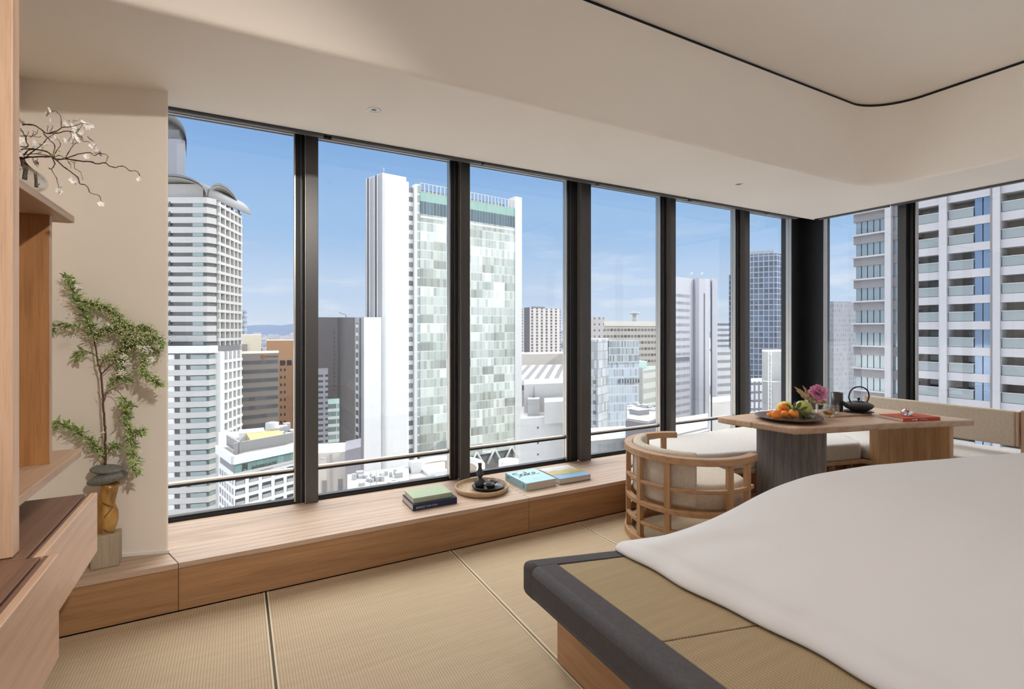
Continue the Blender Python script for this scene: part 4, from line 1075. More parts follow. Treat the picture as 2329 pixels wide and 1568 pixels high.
# glass vase with a peony and dried fan leaves
gp = T(1846, 944); 
gv = thing('glass_vase', 'clear straight glass vase holding the pink peony on the table', 'vase', (gp.x, gp.y, TZ))
M_thick = glass_mat('clear_tumbler_glass', (.95, .96, .96), 2.2)
obj('vessel', lathe([(0, 0), (.044, 0), (.046, .004), (.047, .132), (.043, .132), (.0425, .012), (0, .010)], 40), M_thick, gv)
pe = thing('peony', 'single pink peony on a green stem standing in the clear glass vase', 'flower', (gp.x, gp.y, TZ+.14))
o3 = Vector(pe.location); cz = P3(1859, 895, 3.72)-o3
bm = bmesh.new(); add_tube(bm, [Vector((0, 0, -.125)), Vector((.0, 0, -.02)), cz+Vector((0, 0, -.03))], .0026, 8); obj('stem', bm, mat('peony_stem', (.16, .26, .07), .5), pe)
M_pk = two_tone('peony_petal', (.74, .24, .42), (.88, .55, .68), .6, 0, 60); M_pkd = mat('peony_heart', (.22, .02, .05), .6)
def petal(bm, c, az, tilt, L_, W_):
    d = Vector((math.cos(az)*math.cos(tilt), math.sin(az)*math.cos(tilt), math.sin(tilt))); s = Vector((-math.sin(az), math.cos(az), 0)); n = s.cross(d)*-1
    g = []
    for i in range(5):
        t = i/4; ww = W_*math.sin(PI*(.12+.75*t))**.8; row = []
        for j in range(5):
            q = (j-2)/2; row.append(bm.verts.new(c+d*L_*t+s*ww*q*.5+n*(L_*.28*(t*t)+ww*.18*q*q)+Vector((0, 0, .0015*math.sin(j*5+i*3+az*7)))))
        g.append(row)
    for i in range(4):
        for j in range(4):
            f = bm.faces.new((g[i][j], g[i+1][j], g[i+1][j+1], g[i][j+1])); f.smooth = True
FACE = Vector((0, 0, 1)).rotation_difference(Vector((-SN*.8, -CS*.8, .62))).to_euler()
for ringn, (k, tl, ln, wd) in enumerate([(8, -.15, .070, .056), (8, .35, .060, .048), (9, .8, .048, .036), (7, 1.15, .034, .026)]):
    for i in range(k):
        bm = bmesh.new(); petal(bm, Vector((0, 0, 0)), 2*PI*(i+.5*ringn)/k+rs.uniform(-.2, .2), tl+rs.uniform(-.15, .15), ln*rs.uniform(.85, 1.15), wd*rs.uniform(.9, 1.2))
        obj('petal', bm, M_pk, pe, loc=cz).rotation_euler = FACE
bm = bmesh.new()
for i in range(26): ico(bm, Vector((rs.gauss(0, .008), rs.gauss(0, .008), rs.uniform(.016, .030))), .0025, 1)
obj('flower_heart', bm, M_pkd, pe, loc=cz).rotation_euler = FACE
dr = thing('dried_palm_leaf', 'dry straw-coloured palm leaves fanning out of the clear vase behind the peony', 'dried leaf', (gp.x, gp.y, TZ+.134))
o3 = Vector(dr.location); bm = bmesh.new()
def blade(p0, p1, w, sag):
    p0, p1 = Vector(p0), Vector(p1); d = p1-p0; n = 7; s = d.cross(Vector((SN, CS, 0))).normalized(); r_ = []
    for i in range(n+1):
        t = i/n; c = p0+d*t+Vector((0, 0, -sag*t*t))+Vector((SN, CS, 0))*.006*math.sin(i*2.1); ww = w*math.sin(PI*(.1+.86*t))
        r_.append((bm.verts.new(c+s*ww*.5), bm.verts.new(c+Vector((SN, CS, 0))*ww*.25), bm.verts.new(c-s*ww*.5)))
    for a, b in zip(r_, r_[1:]):
        bm.faces.new((a[0], b[0], b[1], a[1])); bm.faces.new((a[1], b[1], b[2], a[2]))
base = P3(1846, 912, 3.74)-o3
for (x, y, wd) in [(1807, 880, .030), (1812, 889, .026), (1820, 893, .024), (1826, 877, .022), (1830, 884, .020), (1837, 896, .018), (1822, 902, .022), (1884, 917, .034), (1880, 908, .028), (1872, 922, .022), (1886, 914, .018), (1878, 902, .02)]:
    blade(base+Vector((rs.gauss(0, .004), rs.gauss(0, .004), 0)), P3(x, y, 3.72+rs.uniform(-.05, .05))-o3, wd, 0)
obj('blades', bm, two_tone('dry_palm', (.40, .27, .13), (.66, .52, .32), .7, 0, 50), dr)
bm = bmesh.new()
for k in range(3): add_tube(bm, [Vector((.01*(k-1), .004*k, -.11)), Vector((.006*(k-1), .002, -.02)), base], .0016, 6)
obj('stalks', bm, MATS['dry_palm'], dr)

# serving board, cups, kettle, mug
bA = T(1883.5, 951.0, .65); rotb = math.radians(-13.5)
sb = thing('serving_board', 'flat oak serving board under the cups and kettle', 'tray', (bA.x, bA.y, TZ), rotb)
obj('board', box(0, .415, 0, .235, 0, .014), M_oakX, sb, bev=.004)
SB = TZ+.0142
M_tea = mat('amber_tea', (.85, .36, .03), .05, Alpha=1.0)
_N, _L, _b = nodes(M_tea); _b.inputs['Transmission Weight'].default_value = .55; _b.inputs['IOR'].default_value = 1.2
def tea_cup(px, t, label):
    p = P(px, t); r = thing('glass_tea_cup', label, 'cup', (p.x, p.y, SB), 0, 'double-walled glass tea cups')
    obj('outer_wall', lathe([(0, 0), (.022, 0), (.034, .008), (.0435, .026), (.045, .045), (.040, .064), (.0355, .070)], 40), M_thick, r)
    obj('inner_wall', lathe([(.0355, .070), (.037, .058), (.038, .045), (.034, .028), (.022, .015), (0, .012)], 40), M_thick, r)
    obj('tea', lathe([(0, .0135), (.021, .0165), (.032, .029), (.0355, .040), (0, .040)], 40), M_tea, r)
tea_cup(1884, 3.655, 'front double-walled glass cup of amber tea, nearer the camera')
tea_cup(1893.5, 3.80, 'rear double-walled glass cup of amber tea, beside the dark mug')
p = P(1903.5, 3.93)
mg = thing('tall_mug', 'tall dark brown ceramic tumbler left of the iron kettle', 'cup', (p.x, p.y, SB))
obj('mug_body', lathe([(0, 0), (.038, 0), (.0405, .004), (.0415, .145), (.038, .145), (.037, .008), (0, .008)], 40), mat('brown_black_glaze', (.055, .042, .036), .3), mg)
p = P(1953, 3.88)
tv_ = thing('trivet', 'thin round black iron trivet under the kettle', 'trivet', (p.x, p.y, SB))
bm = bmesh.new(); add_lathe(bm, [(0, .004), (.095, .004), (.100, .006), (.095, .0085), (0, .0085)], 40)
for k in range(4):
    a = PI/4+PI/2*k; add_box(bm, .075*math.cos(a)-.006, .075*math.cos(a)+.006, .075*math.sin(a)-.006, .075*math.sin(a)+.006, 0, .0045)
obj('trivet_body', bm, M_iron, tv_)
kt = thing('iron_kettle', 'low black cast iron kettle with a looped handle on the trivet', 'kettle', (p.x, p.y, SB+.0088), -YAW)
obj('kettle_body', lathe([(0, 0), (.050, 0), (.056, .004), (.085, .022), (.0985, .040), (.099, .045), (.090, .056), (.066, .066), (.045, .070), (0, .071)], 48), M_iron, kt)
obj('lid', lathe([(.044, .0705), (.042, .074), (.020, .078), (.006, .080), (.0055, .084), (.010, .089), (.0115, .095), (.008, .101), (0, .103)], 32), M_iron, kt)
bm = bmesh.new(); add_tube(bm, dense([(-.078, 0, .036), (-.100, 0, .046), (-.116, 0, .062), (-.132, 0, .074)], 4), [.021-.0135*i/12 for i in range(13)], 16); obj('spout', bm, M_iron, kt)
bm = bmesh.new()
hp = [(-.062, 0, .064), (-.068, 0, .080), (-.0755, 0, .105)]+[(-.076*math.cos(a)+.004, 0, .120+.066*math.sin(a)) for a in [PI*k/12 for k in range(1, 12)]]+[(.079, 0, .105), (.070, 0, .080), (.062, 0, .066)]
add_tube(bm, dense(hp, 3), .0052, 10); obj('handle', bm, M_iron, kt)

M_red = fabric('terracotta_cloth', (.56, .115, .065), (.43, .08, .045), .002, .75, .2)
bA = T(2054.5, 960.3); 
b5 = book('book', 'terracotta red cloth book under the glass crystal on the table', (bA.x, bA.y, TZ), math.radians(-17.5), .318, .190, .0245, M_red, 'S')
text('spine_title', 'HOLTCANA', M_foil, b5, (.150, -.0004, .0125), (PI/2, 0, 0), .0085, sx=1.25)
bm = bmesh.new()
for (x, y, r) in [(.078, .012, .0035), (.084, .010, .004), (.090, .013, .0045), (.096, .009, .0025), (.100, .015, .003), (.107, .011, .0035), (.112, .014, .004), (.112, .008, .003), (.118, .012, .0025)]:
    add_box(bm, x-r, x+r, -.0005, -.0001, y-r*.8, y+r*.8)
obj('spine_emblem', bm, M_foil, b5)
# faceted crystal
cp_ = P3(2063, 934.8, 3.66)
cr_ = thing('glass_crystal', 'faceted clear glass crystal sitting on the red book', 'ornament', (cp_.x, cp_.y, TZ+.0245))
bm = bmesh.new(); k = 9
def rg(r, z, off=0): return [bm.verts.new((r*1.12*math.cos(2*PI*(i+off)/k), r*.9*math.sin(2*PI*(i+off)/k), z)) for i in range(k)]
a, b, c, d, e = rg(.012, .0005), rg(.034, .014, .5), rg(.046, .027), rg(.030, .043, .5), rg(.010, .052)
bm.faces.new(a[::-1]); bm.faces.new(e)
for lo, hi, sh_ in ((a, b, 0), (b, c, 1), (c, d, 0), (d, e, 1)):
    for i in range(k):
        if sh_ == 0: bm.faces.new((lo[i], lo[(i+1) % k], hi[i])); bm.faces.new((lo[(i+1) % k], hi[(i+1) % k], hi[i]))
        else: bm.faces.new((lo[i], lo[(i+1) % k], hi[(i+1) % k])); bm.faces.new((lo[i], hi[(i+1) % k], hi[i]))
M_cryst = mat('solid_crystal', (.97, .98, .98), .01, Transmission_Weight=1.0, IOR=1.5)
obj('facets', bm, M_cryst, cr_)

# ================================================================== THE CITY OUTSIDE
GZ = -95.0
def away(p, d): p = Vector(p); return p+p.normalized()*d
def building(name, label, cat, front, z1, m, depth=20, z0=GZ, roof=None, group=None, parapet=.8, back=None):
    """front: plan points left to right; the block runs back from them"""
    front = [Vector(p) for p in front]
    if back is None: back = [away(front[-1], depth), away(front[0], depth)]
    poly = front+list(back)
    c = sum((Vector(p) for p in poly), Vector((0, 0)))/len(poly)
    r = thing(name, label, cat, (c.x, c.y, z0), 0, group)
    obj('walls', prism(poly, z0, z1, True), m, r, world=True)
    if roof is not None:
        cc = c; ins = [cc+(Vector(p)-cc)*.93 for p in poly]
        obj('roof', prism(ins, z1, z1+.25), roof, r, world=True)
    return r
def on_face(A, B, s0, s1, out0, out1):
    """plan quad on wall A-B between fractions s0..s1, from out0 to out1 metres outwards (towards us)"""
    A, B = Vector(A), Vector(B); d = (B-A); n = Vector((d.y, -d.x)).normalized()
    return [A+d*s0+n*out1, A+d*s1+n*out1, A+d*s1+n*out0, A+d*s0+n*out0]
def slab(name, r, A, B, s0, s1, o0, o1, z0, z1, m):
    return obj(name, prism(on_face(A, B, s0, s1, o0, o1), z0, z1, True), m, r, world=True)
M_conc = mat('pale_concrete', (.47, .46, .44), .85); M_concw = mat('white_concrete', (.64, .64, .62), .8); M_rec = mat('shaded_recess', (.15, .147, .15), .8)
M_roof = mat('grey_roof', (.36, .35, .34), .9); M_roofl = mat('light_roof', (.36, .355, .34), .9)
M_gl = mat('dark_window_glass', (.06, .075, .09), .12, .3); M_glt = mat('teal_window_glass', (.24, .30, .30), .2); M_glb = mat('blue_window_glass', (.20, .30, .45), .12, .4)
M_equip = mat('rooftop_equipment', (.42, .42, .42), .6)
# ground
struct('ground', box(-4000, 9000, -4000, 9000, GZ-1, GZ), facade('street_grid', (.50, .49, .48), (.62, .61, .59), 34, 41, .72, .68, vary=.4, rough=.8))
gd = bpy.data.objects['ground']
lay = gd.data.uv_layers.new(name='UVMap')
for lp in gd.data.loops: co = gd.data.vertices[lp.vertex_index].co; lay.data[lp.index].uv = (co.x, co.y)

# --- round-roofed hotel tower at the left
tA, tB, tC = P(300, 185), P(471, 185), P(489, 187.5); tD = P(545, 211)
zt = H(452, 185)
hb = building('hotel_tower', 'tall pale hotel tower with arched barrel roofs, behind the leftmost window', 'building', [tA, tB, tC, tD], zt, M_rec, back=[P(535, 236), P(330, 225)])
fh = 22.4/FPX*185
z = zt+.3; k = 0; zl = H(788, 185)
corner_d = [(tA, tB), (tB, tC), (tC, tD)]
def ribbon(r, name, pts, o0, o1, z0, z1, m):
    """band following a bent wall line, o0..o1 metres outwards"""
    pts = [Vector(p) for p in pts]; n = len(pts); off = []
    for i in range(n):
        d = [(pts[j+1]-pts[j]).normalized() for j in (i-1, i) if 0 <= j < n-1]
        nn = sum((Vector((q.y, -q.x)) for q in d), Vector((0, 0))); nn = nn/len(d); nn = nn/max(.3, nn.length_squared); off.append(nn)
    poly = [p+o*o1 for p, o in zip(pts, off)]+[p+o*o0 for p, o in list(zip(pts, off))[::-1]]
    return obj(name, prism(poly, z0, z1, True), m, r, world=True)
while z > zl+1.5:
    ribbon(hb, 'floor_band', [tA, tB, tC], -.2, .9, z-fh*.60, z, M_conc)
    slab('slab_edge', hb, tC, tD, 0, 1.0, -.2, 1.2, z-fh*.60, z-fh*.30, M_conc)
    slab('corner_window', hb, tA, tB, .83, .965, 0, 1.0, z-fh*.98, z-fh*.62, M_glt)
    slab('window', hb, tA, tB, .515, .535, 0, .98, z-fh*.85, z-fh*.45, M_gl)
    z -= fh; k += 1
for s in (.08, .28, .47, .64, .80, .96):
    slab('pier', hb, tC, tD, s-.02, s+.02, -.1, 1.1, zl, zt, M_conc)
slab('end_strip_glass', hb, tC, tD, .965, .99, -.1, .6, zl, zt-1, M_glt)
M_vault = mat('weathered_vault', (.17, .168, .172), .6); M_vin = mat('vault_lining', (.26, .25, .225), .7)
def vault(r, name, A, B, zs, rise, length, m, th=.8, n=20, over=1.5, radial=False):
    A, B = Vector(A), Vector(B); d = B-A; nrm = Vector((d.y, -d.x)).normalized()
    bm = bmesh.new(); rows = []
    for k, (o, e) in enumerate(((over, 0), (-length, 0))):
        for q in (0, th):
            row = []
            for i in range(n+1):
                t = i/n; a = PI*(1-t); p = A+d*(.5+.5*math.cos(a)*(1+q*.01)); p = (p-p.normalized()*o) if radial else p+nrm*o
                row.append(bm.verts.new((p.x, p.y, zs+(rise+q)*math.sin(a))))
            rows.append(row)
    for a, b in ((0, 1), (1, 3), (3, 2), (2, 0)):
        for i in range(n):
            f = bm.faces.new((rows[a][i], rows[a][i+1], rows[b][i+1], rows[b][i])); f.smooth = a in (1, 2)
    return obj(name, bm, m, r, world=True)
v1A, v1B = P(296, 185), P(474, 185)
vault(hb, 'barrel_roof', v1A, v1B, H(447, 185), 45/FPX*185, 30, M_vault)
vault(hb, 'barrel_roof', v1B, P(545, 211), H(447, 185)-.2, 7.0, 14, M_vault, over=1.0, radial=True)
vault(hb, 'vault_lining', v1A, v1B, H(447, 185)-.3, 43/FPX*185, 29, M_vin, .2, over=1.3)
vault(hb, 'vault_lining', v1B, P(544.5, 210.8), H(447, 185)-.5, 6.7, 13, M_vin, .2, over=.8, radial=True)
ga, gb_ = away(P(330, 185), 4), away(P(462, 185), 4)
obj('gable_wall', prism([ga, gb_, away(gb_, 12), away(ga, 12)], zt, H(420, 189)), M_conc, hb, world=True)
g2a, g2b = away(P(482, 187), 5), away(P(530, 205), 5)
obj('gable_wall', prism([g2a, g2b, away(g2b, 8), away(g2a, 10)], zt, H(440, 198)), M_rec, hb, world=True)
u0, u1, u2 = P(330, 212), P(402, 212), P(421, 214)
obj('upper_shaft', prism([u0, u1, u2, away(u2, 20), away(u0, 20)], zt-2, H(318, 213), True), mat('shaft_cladding', (.26, .26, .285), .7), hb, world=True)
vault(hb, 'barrel_roof', P(321, 212), P(424, 214), H(318, 213), 54/FPX*213, 24, M_vault, radial=True)
obj('upper_gable', prism([away(P(330, 212), 2), away(P(408, 213), 2), away(P(408, 213), 18), away(P(330, 212), 18)], H(318, 213), H(292, 213)), M_vault, hb, world=True)
# lower, wider part
lA, lB, lC, lD, lE = P(300, 176), P(473, 181), P(489, 184), P(497, 186), P(546, 205)
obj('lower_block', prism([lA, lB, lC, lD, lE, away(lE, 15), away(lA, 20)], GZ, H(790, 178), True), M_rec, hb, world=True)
fh2 = 24.3/FPX*179; z = H(790, 178)
ribbon(hb, 'cornice', [lA, lB, lC], -.2, 1.3, z-2.2, z+.4, M_concw)
z -= 2.6
while z > H(1215, 179):
    ribbon(hb, 'floor_band', [lA, lB, lC], -.2, .9, z-fh2*.97, z-fh2*.45, M_conc)
    slab('wall_panel', hb, lA, lB, 0, .56, -.1, .85, z-fh2*.46, z, M_concw)
    slab('wall_panel', hb, lA, lB, .635, .715, -.1, .6, z-fh2*.46, z, M_conc)
    slab('window', hb, lA, lB, .60, .635, -.1, .3, z-fh2*.48, z-.1, M_gl)
    slab('bay_window', hb, lA, lB, .775, .985, -.1, .62, z-fh2*.46, z-.2, M_glt)
    slab('corner_glass', hb, lB, lC, .1, .9, -.1, .4, z-fh2*.46, z-.2, M_glt)
    slab('slab_edge', hb, lD, lE, 0, 1, -.1, 1.0, z-fh2*.97, z-fh2*.70, M_concw)
    z -= fh2
slab('column', hb, lC, lD, -.15, .9, -.5, 2.2, GZ, H(800, 184), M_concw)
for s in (.12, .32, .52, .72, .93): slab('pier', hb, lD, lE, s-.035, s+.035, -.1, .9, H(1215, 190), H(800, 190), M_concw)

# --- white grid hotel with roof deck and lettering
iA, iB, iC = P(497, 142), P(533, 130), P(690, 146)
zi = H(1056, 130)
ig = building('grid_hotel', 'white gridded hotel with teal glass top storey and yellow roof deck', 'building', [iA, iB, iC], zi, M_concw, back=[away(iC, 26), away(iA, 26)])
slab('glass_storey', ig, iB, iC, .0, 1, -.2, .08, H(1077, 130), H(1058, 130), facade('teal_band', (.11, .15, .145), (.17, .27, .26), 1.95, 4, .94, .9, vary=.15))
slab('glass_storey', ig, iA, iB, .12, 1, -.2, .08, H(1077, 130), H(1058, 130), mat('dark_return', (.15, .15, .17), .5))
slab('ledge', ig, iB, iC, -.02, 1, -.2, .8, H(1056, 130), H(1037, 130), M_concw); slab('ledge', ig, iA, iB, 0, 1.0, -.2, .8, H(1056, 130), H(1037, 130), M_concw)
slab('sill_band', ig, iB, iC, -.01, 1, -.2, .4, H(1083, 130), H(1077, 130), M_conc)
M_louv = mat('metal_louvre_screen', (.24, .235, .235), .6)
slab('louvre_screen', ig, iB, iC, .045, 1, -2.2, -1.6, H(1037, 130), H(1012, 130), M_louv); slab('louvre_screen', ig, iA, iB, .1, .89, -2.2, -1.6, H(1037, 130), H(1012, 130), M_louv)
wh = 22.9/FPX*130
dI = (iC-iB).length; nI = dI/ (29.0/FPX*134)
for r_ in range(6):
    zt_ = H(1092, 130)-r_*wh
    for c in range(6):
        s = (.0+c*.182)+.012
        if s < .98: slab('window', ig, iB, iC, s, min(.995, s+.128), -.1, .05, zt_-wh*.62, zt_, M_gl)
        slab('window_curtain', ig, iB, iC, s+.006, min(.99, s+.120), 0, .07, zt_-wh*.60, zt_-wh*(.24+.10*((r_*5+c*3) % 4)/3), mat('net_curtain', (.34, .335, .33), .7)) if s < .98 else None
    for c in range(6):
        s = .08+c*.155; slab('side_window', ig, iA, iB, s, s+.085, -.1, .05, zt_-wh*.62, zt_, M_gl)
M_deck = mat('yellow_deck', (.45, .35, .13), .7)
dk = [away(P(572, 135), 4), away(P(652, 142), 4), away(P(630, 142), 18), away(P(560, 138), 14)]
obj('roof_slab', prism([away(iB, 2.5), away(iC, 2.5), away(iC, 24), away(iA, 24), away(iA, 2)], zi+.5, zi+1.6), M_roofl, ig, world=True)
obj('roof_deck', prism(dk, zi+1.6, H(1003, 140)), M_deck, ig, world=True)
q = P(571, 152); obj('roof_hut', box(q.x-3.2, q.x+3.6, q.y-2, q.y+4, zi, H(981, 152)), M_concw, ig, world=True)
rr2 = random.Random(3)
for i in range(16):
    q = P(606+i*4.2, 158+rr2.uniform(-4, 6)); s = rr2.uniform(.6, 1.5); obj('roof_unit', box(q.x-s, q.x+s, q.y-s, q.y+s, zi, H(1000-rr2.uniform(5, 34), 158)), M_equip, ig, world=True)
q = P(619, 156); obj('roof_tank', lathe([(1.9, zi-zi), (1.9, 0), (1.9, 5.2), (0, 5.6)], 20), M_equip, ig, loc=(q.x-ig.location.x, q.y-ig.location.y, H(1000, 156)-ig.location.z))
dirI = math.atan2((iC-iB).y, (iC-iB).x)
def wall_text(r, body, A, B, s, zc, size, m, out=.3, sx=1):
    A, B = Vector(A), Vector(B); d = B-A; n = Vector((d.y, -d.x)).normalized(); p = A+d*s+n*out
    return text('lettering', body, m, r, (p.x-r.location.x, p.y-r.location.y, zc-r.location.z), (PI/2, 0, math.atan2(d.y, d.x)), size, ext=.04, sx=sx)
M_let = mat('bronze_letters', (.055, .05, .04), .5)
wall_text(ig, 'INTERGATE', iB, iC, .225, H(1063, 134.5), 1.15, M_let, sx=1.15)
wall_text(ig, 'OSAKA', iB, iC, .345, H(1070.5, 135), .95, M_let, sx=1.1)
bm = bmesh.new()
n_ = Vector(((iC-iB).y, -(iC-iB).x)).normalized()
for (s0, s1, z0_, z1_) in [(.105, .112, 1055.5, 1071), (.128, .143, 1055.5, 1066), (.112, .128, 1055.5, 1058), (.160, .168, 1055.5, 1070), (.112, .120, 1065, 1069), (.120, .128, 1063, 1067), (.143, .152, 1063, 1067), (.152, .160, 1065, 1069)]:
    add_prism(bm, on_face(iB, iC, s0, s1, .12, .3), H(z1_, 132), H(z0_, 132))
obj('sign_emblem', bm, M_let, ig, world=True)

# --- brown banded office with roof sign
dA, dB = P(520, 226), P(634, 240)
db = building('banded_office', 'taupe office block with long dark window bands and a rooftop sign, behind the leftmost window', 'building', [dA, dB], H(803, 240), mat('taupe_cladding', (.34, .29, .245), .8), 30)
zd = H(803, 240)
for k in range(12):
    z1_ = zd-3.3-k*4.18; slab('window_band', db, dA, dB, .02, .985, -.1, .12, z1_-1.75, z1_, facade('taupe_glass', (.10, .09, .085), (.14, .14, .145), 2.6, 9, .96, 1, vary=.25))
M_dh = mat('brown_black_letters', (.06, .03, .03), .5)
wall_text(db, 'Daiwa House', dA, dB, .722, zd-1.55, 1.36, M_dh, sx=.74)
bm = bmesh.new(); d = (dB-dA); pE = dA+d*.680+Vector((d.y, -d.x)).normalized()*.35
for a0, a1 in ((.2, 2.6), (3.0, 5.6)): add_tube(bm, [(pE.x+d.normalized().x*.95*math.cos(a), pE.y+d.normalized().y*.95*math.cos(a), zd-1.6+.8*math.sin(a)) for a in [a0+(a1-a0)*i/10 for i in range(11)]], .26, 6)
obj('sign_emblem', bm, mat('red_orange_sign', (.55, .12, .05), .5), db, world=True)
oB = building('tan_office', 'orange-tan blank-walled building behind the taupe banded office', 'building', [P(606, 285), P(672, 290)], H(775, 287), mat('tan_tile', (.44, .25, .14), .8), 30)
for k in range(9):
    for s in (.47, .60): slab('window', oB, P(606, 285), P(672, 290), s, s+.055, -.1, .1, H(822+k*17+6, 287), H(822+k*17, 287), M_gl)
for s in (.46, .70): slab('plant_opening', oB, P(606, 285), P(672, 290), s, s+.17, -.1, .1, H(832, 287), H(820, 287), mat('black_void', (.04, .035, .04), .7))
cB = building('cream_office', 'cream office block above the taupe banded office', 'building', [P(528, 320), P(594, 330)], H(762, 325), mat('cream_panels', (.62, .58, .46), .8), 30)
slab('roof_frame', cB, P(528, 320), P(594, 330), .35, .50, 0, 1.5, H(801, 325), H(783, 325), M_louv)
rB = building('round_tower', 'far dark grey tower peeking out right of the hotel tower', 'building', [P(536, 420), P(548, 412), P(556, 412), P(562, 420)], H(706, 416), facade('far_dark', (.17, .19, .22), (.26, .30, .36), 4, 4, .8, .6), 20)

# --- grey slab and neighbours in the second window
gB = building('grey_slab', 'big windowless dark grey slab building left of the white tower', 'building', [P(668, 335), P(771, 340)], H(722, 338), mat('grey_panelling', (.125, .12, .125), .8), 40)
slab('recess', gB, P(668, 335), P(771, 340), .985, 1.03, -4, .2, GZ, H(722, 338), mat('grey_recess', (.085, .085, .09), .8))
obj('right_wing', prism([P(774, 342), P(812, 344), away(P(812, 344), 30), away(P(774, 342), 30)], GZ, H(722, 340)), mat('grey_panelling_b', (.165, .16, .165), .8), gB, world=True)
for k in range(14): slab('window', gB, P(668, 335), P(771, 340), .885, .905, -.1, .15, H(757+k*10+3, 338), H(757+k*10, 338), M_gl)
q = P(787, 341); obj('roof_crane', tube([(q.x, q.y, H(722, 341)), (q.x, q.y, H(716, 341)), (q.x-4.5, q.y, H(711, 341))], .35, 6), M_roof, gB, world=True)
sB = building('small_office', 'slim grey office with rows of small windows in front of the dark grey slab', 'building', [P(690, 262), P(746, 268)], H(846, 265), facade('grey_rows', (.40, .40, .43), (.10, .10, .12), 3.6, 2.9, .72, .42, ov=.6, vary=.3), 24)
sC = building('small_glass_office', 'small teal glass office with white floor edges beside the dark grey slab', 'building', [P(746, 300), P(772, 303)], H(918, 300), facade('teal_rows', (.62, .64, .62), (.22, .32, .31), 5, 4.6, .94, .60, vary=.4), 20)
# domed building
dbm = building('domed_building', 'beige stone building topped with silver domes, low in the second window', 'building', [P(640, 158), P(786, 163)], H(1033, 160), mat('beige_stone', (.62, .57, .51), .85), 14)
wing = obj('dark_wing', prism([P(786, 161), P(821, 166), away(P(821, 166), 14), away(P(786, 161), 14)], GZ, H(1022, 163)), mat('mauve_stone', (.22, .21, .24), .85), dbm, world=True)
M_dome = mat('silver_dome', (.62, .63, .66), .28, .85)
for i, (px, y, t, rp_) in enumerate([(736.4, 1020, 176, 15), (768.7, 1013, 178, 14.5), (797, 1008, 180, 14), (735, 1035, 163, 15), (768.7, 1029, 165, 15), (800, 1022, 167, 13)]):
    p = P(px, t); R = rp_/FPX*t
    obj('dome', lathe([(R, 0), (R*.96, R*.10), (R*.80, R*.32), (R*.5, R*.50), (R*.2, R*.58), (0, R*.60)], 20), M_dome, dbm, loc=(p.x-dbm.location.x, p.y-dbm.location.y, H(y+5, t)-GZ))
for s in (.63, .88): slab('window_slit', dbm, P(640, 158), P(786, 163), s, s+.07, -.1, .25, H(1160, 160), H(1096, 160), M_louv)
for s in (.76,): slab('pilaster', dbm, P(640, 158), P(786, 163), s, s+.02, -.1, .6, GZ, H(1036, 160), mat('stone_shadow', (.36, .32, .30), .8))

# --- the white tower
wA, wB, wC = P(832, 224), P(870, 215), P(1186, 259.5)
wdir = (wC-wB)
M_wp = facade('white_panels', (.66, .66, .655), (.74, .74, .73), 4.1, 5.2, .985, .988, vary=.02, rough=.6)
zw = H(393, 215)
wt = building('white_tower', 'tall white office tower with a pale glass front, seen through the second and third windows', 'building', [wA, wB, wB+wdir*.145], zw, M_wp, back=[away(wB+wdir*.145, 24), away(wA, 14)])
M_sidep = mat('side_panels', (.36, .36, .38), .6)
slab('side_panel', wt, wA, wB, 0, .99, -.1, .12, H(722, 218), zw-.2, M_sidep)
for s in (.13, .60): slab('dark_slot', wt, wA, wB, s, s+.14, 0, .3, H(722, 218), zw-.2, mat('dark_slot', (.10, .10, .11), .5))
for s in (.10, .27, .57, .74): slab('fin', wt, wA, wB, s, s+.03, 0, .6, H(722, 218), zw-.2, M_concw)
bm = bmesh.new(); pts = []
A0, B0 = wB+wdir*.006, wB+wdir*.160; dn = wdir.normalized(); nn_ = Vector((dn.y, -dn.x))
for k in range(9): a = PI-PI/2*k/8; pts.append(A0+dn*(1.6+1.6*math.cos(a))+nn_*(1.2*math.sin(a)))
for k in range(9): a = PI/2-PI/2*k/8; pts.append(B0-dn*(1.2-1.2*math.cos(a))+nn_*(1.2*math.sin(a)))
obj('rounded_shaft', prism(pts, GZ, H(408, 217), True), M_wp, wt, world=True)
obj('roof_mast', tube([(wB.x+dn.x, wB.y+dn.y+2, zw), (wB.x+dn.x, wB.y+dn.y+2, zw+3)], .25, 6), M_roof, wt, world=True)
# low white extension in front left
eA, eB = P(828, 208), P(869, 212)
obj('extension', prism([P(808, 215), eA, eB, away(eB, 6), away(P(808, 215), 8)], GZ, H(722, 210), True), M_wp, wt, world=True)
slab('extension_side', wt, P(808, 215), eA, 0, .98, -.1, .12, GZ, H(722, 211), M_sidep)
slab('side_windows', wt, P(808, 215), eA, .12, .38, 0, .2, GZ, H(735, 211), facade('green_strip', (.60, .62, .60), (.14, .17, .16), 9, 3.5, 1, .6, vary=.3))
slab('dark_slot', wt, P(808, 215), eA, .52, .70, 0, .2, GZ, H(724, 211), MATS['dark_slot'])
slab('joint', wt, eA, eB, .97, 1, 0, .15, GZ, H(722, 210), M_sidep)
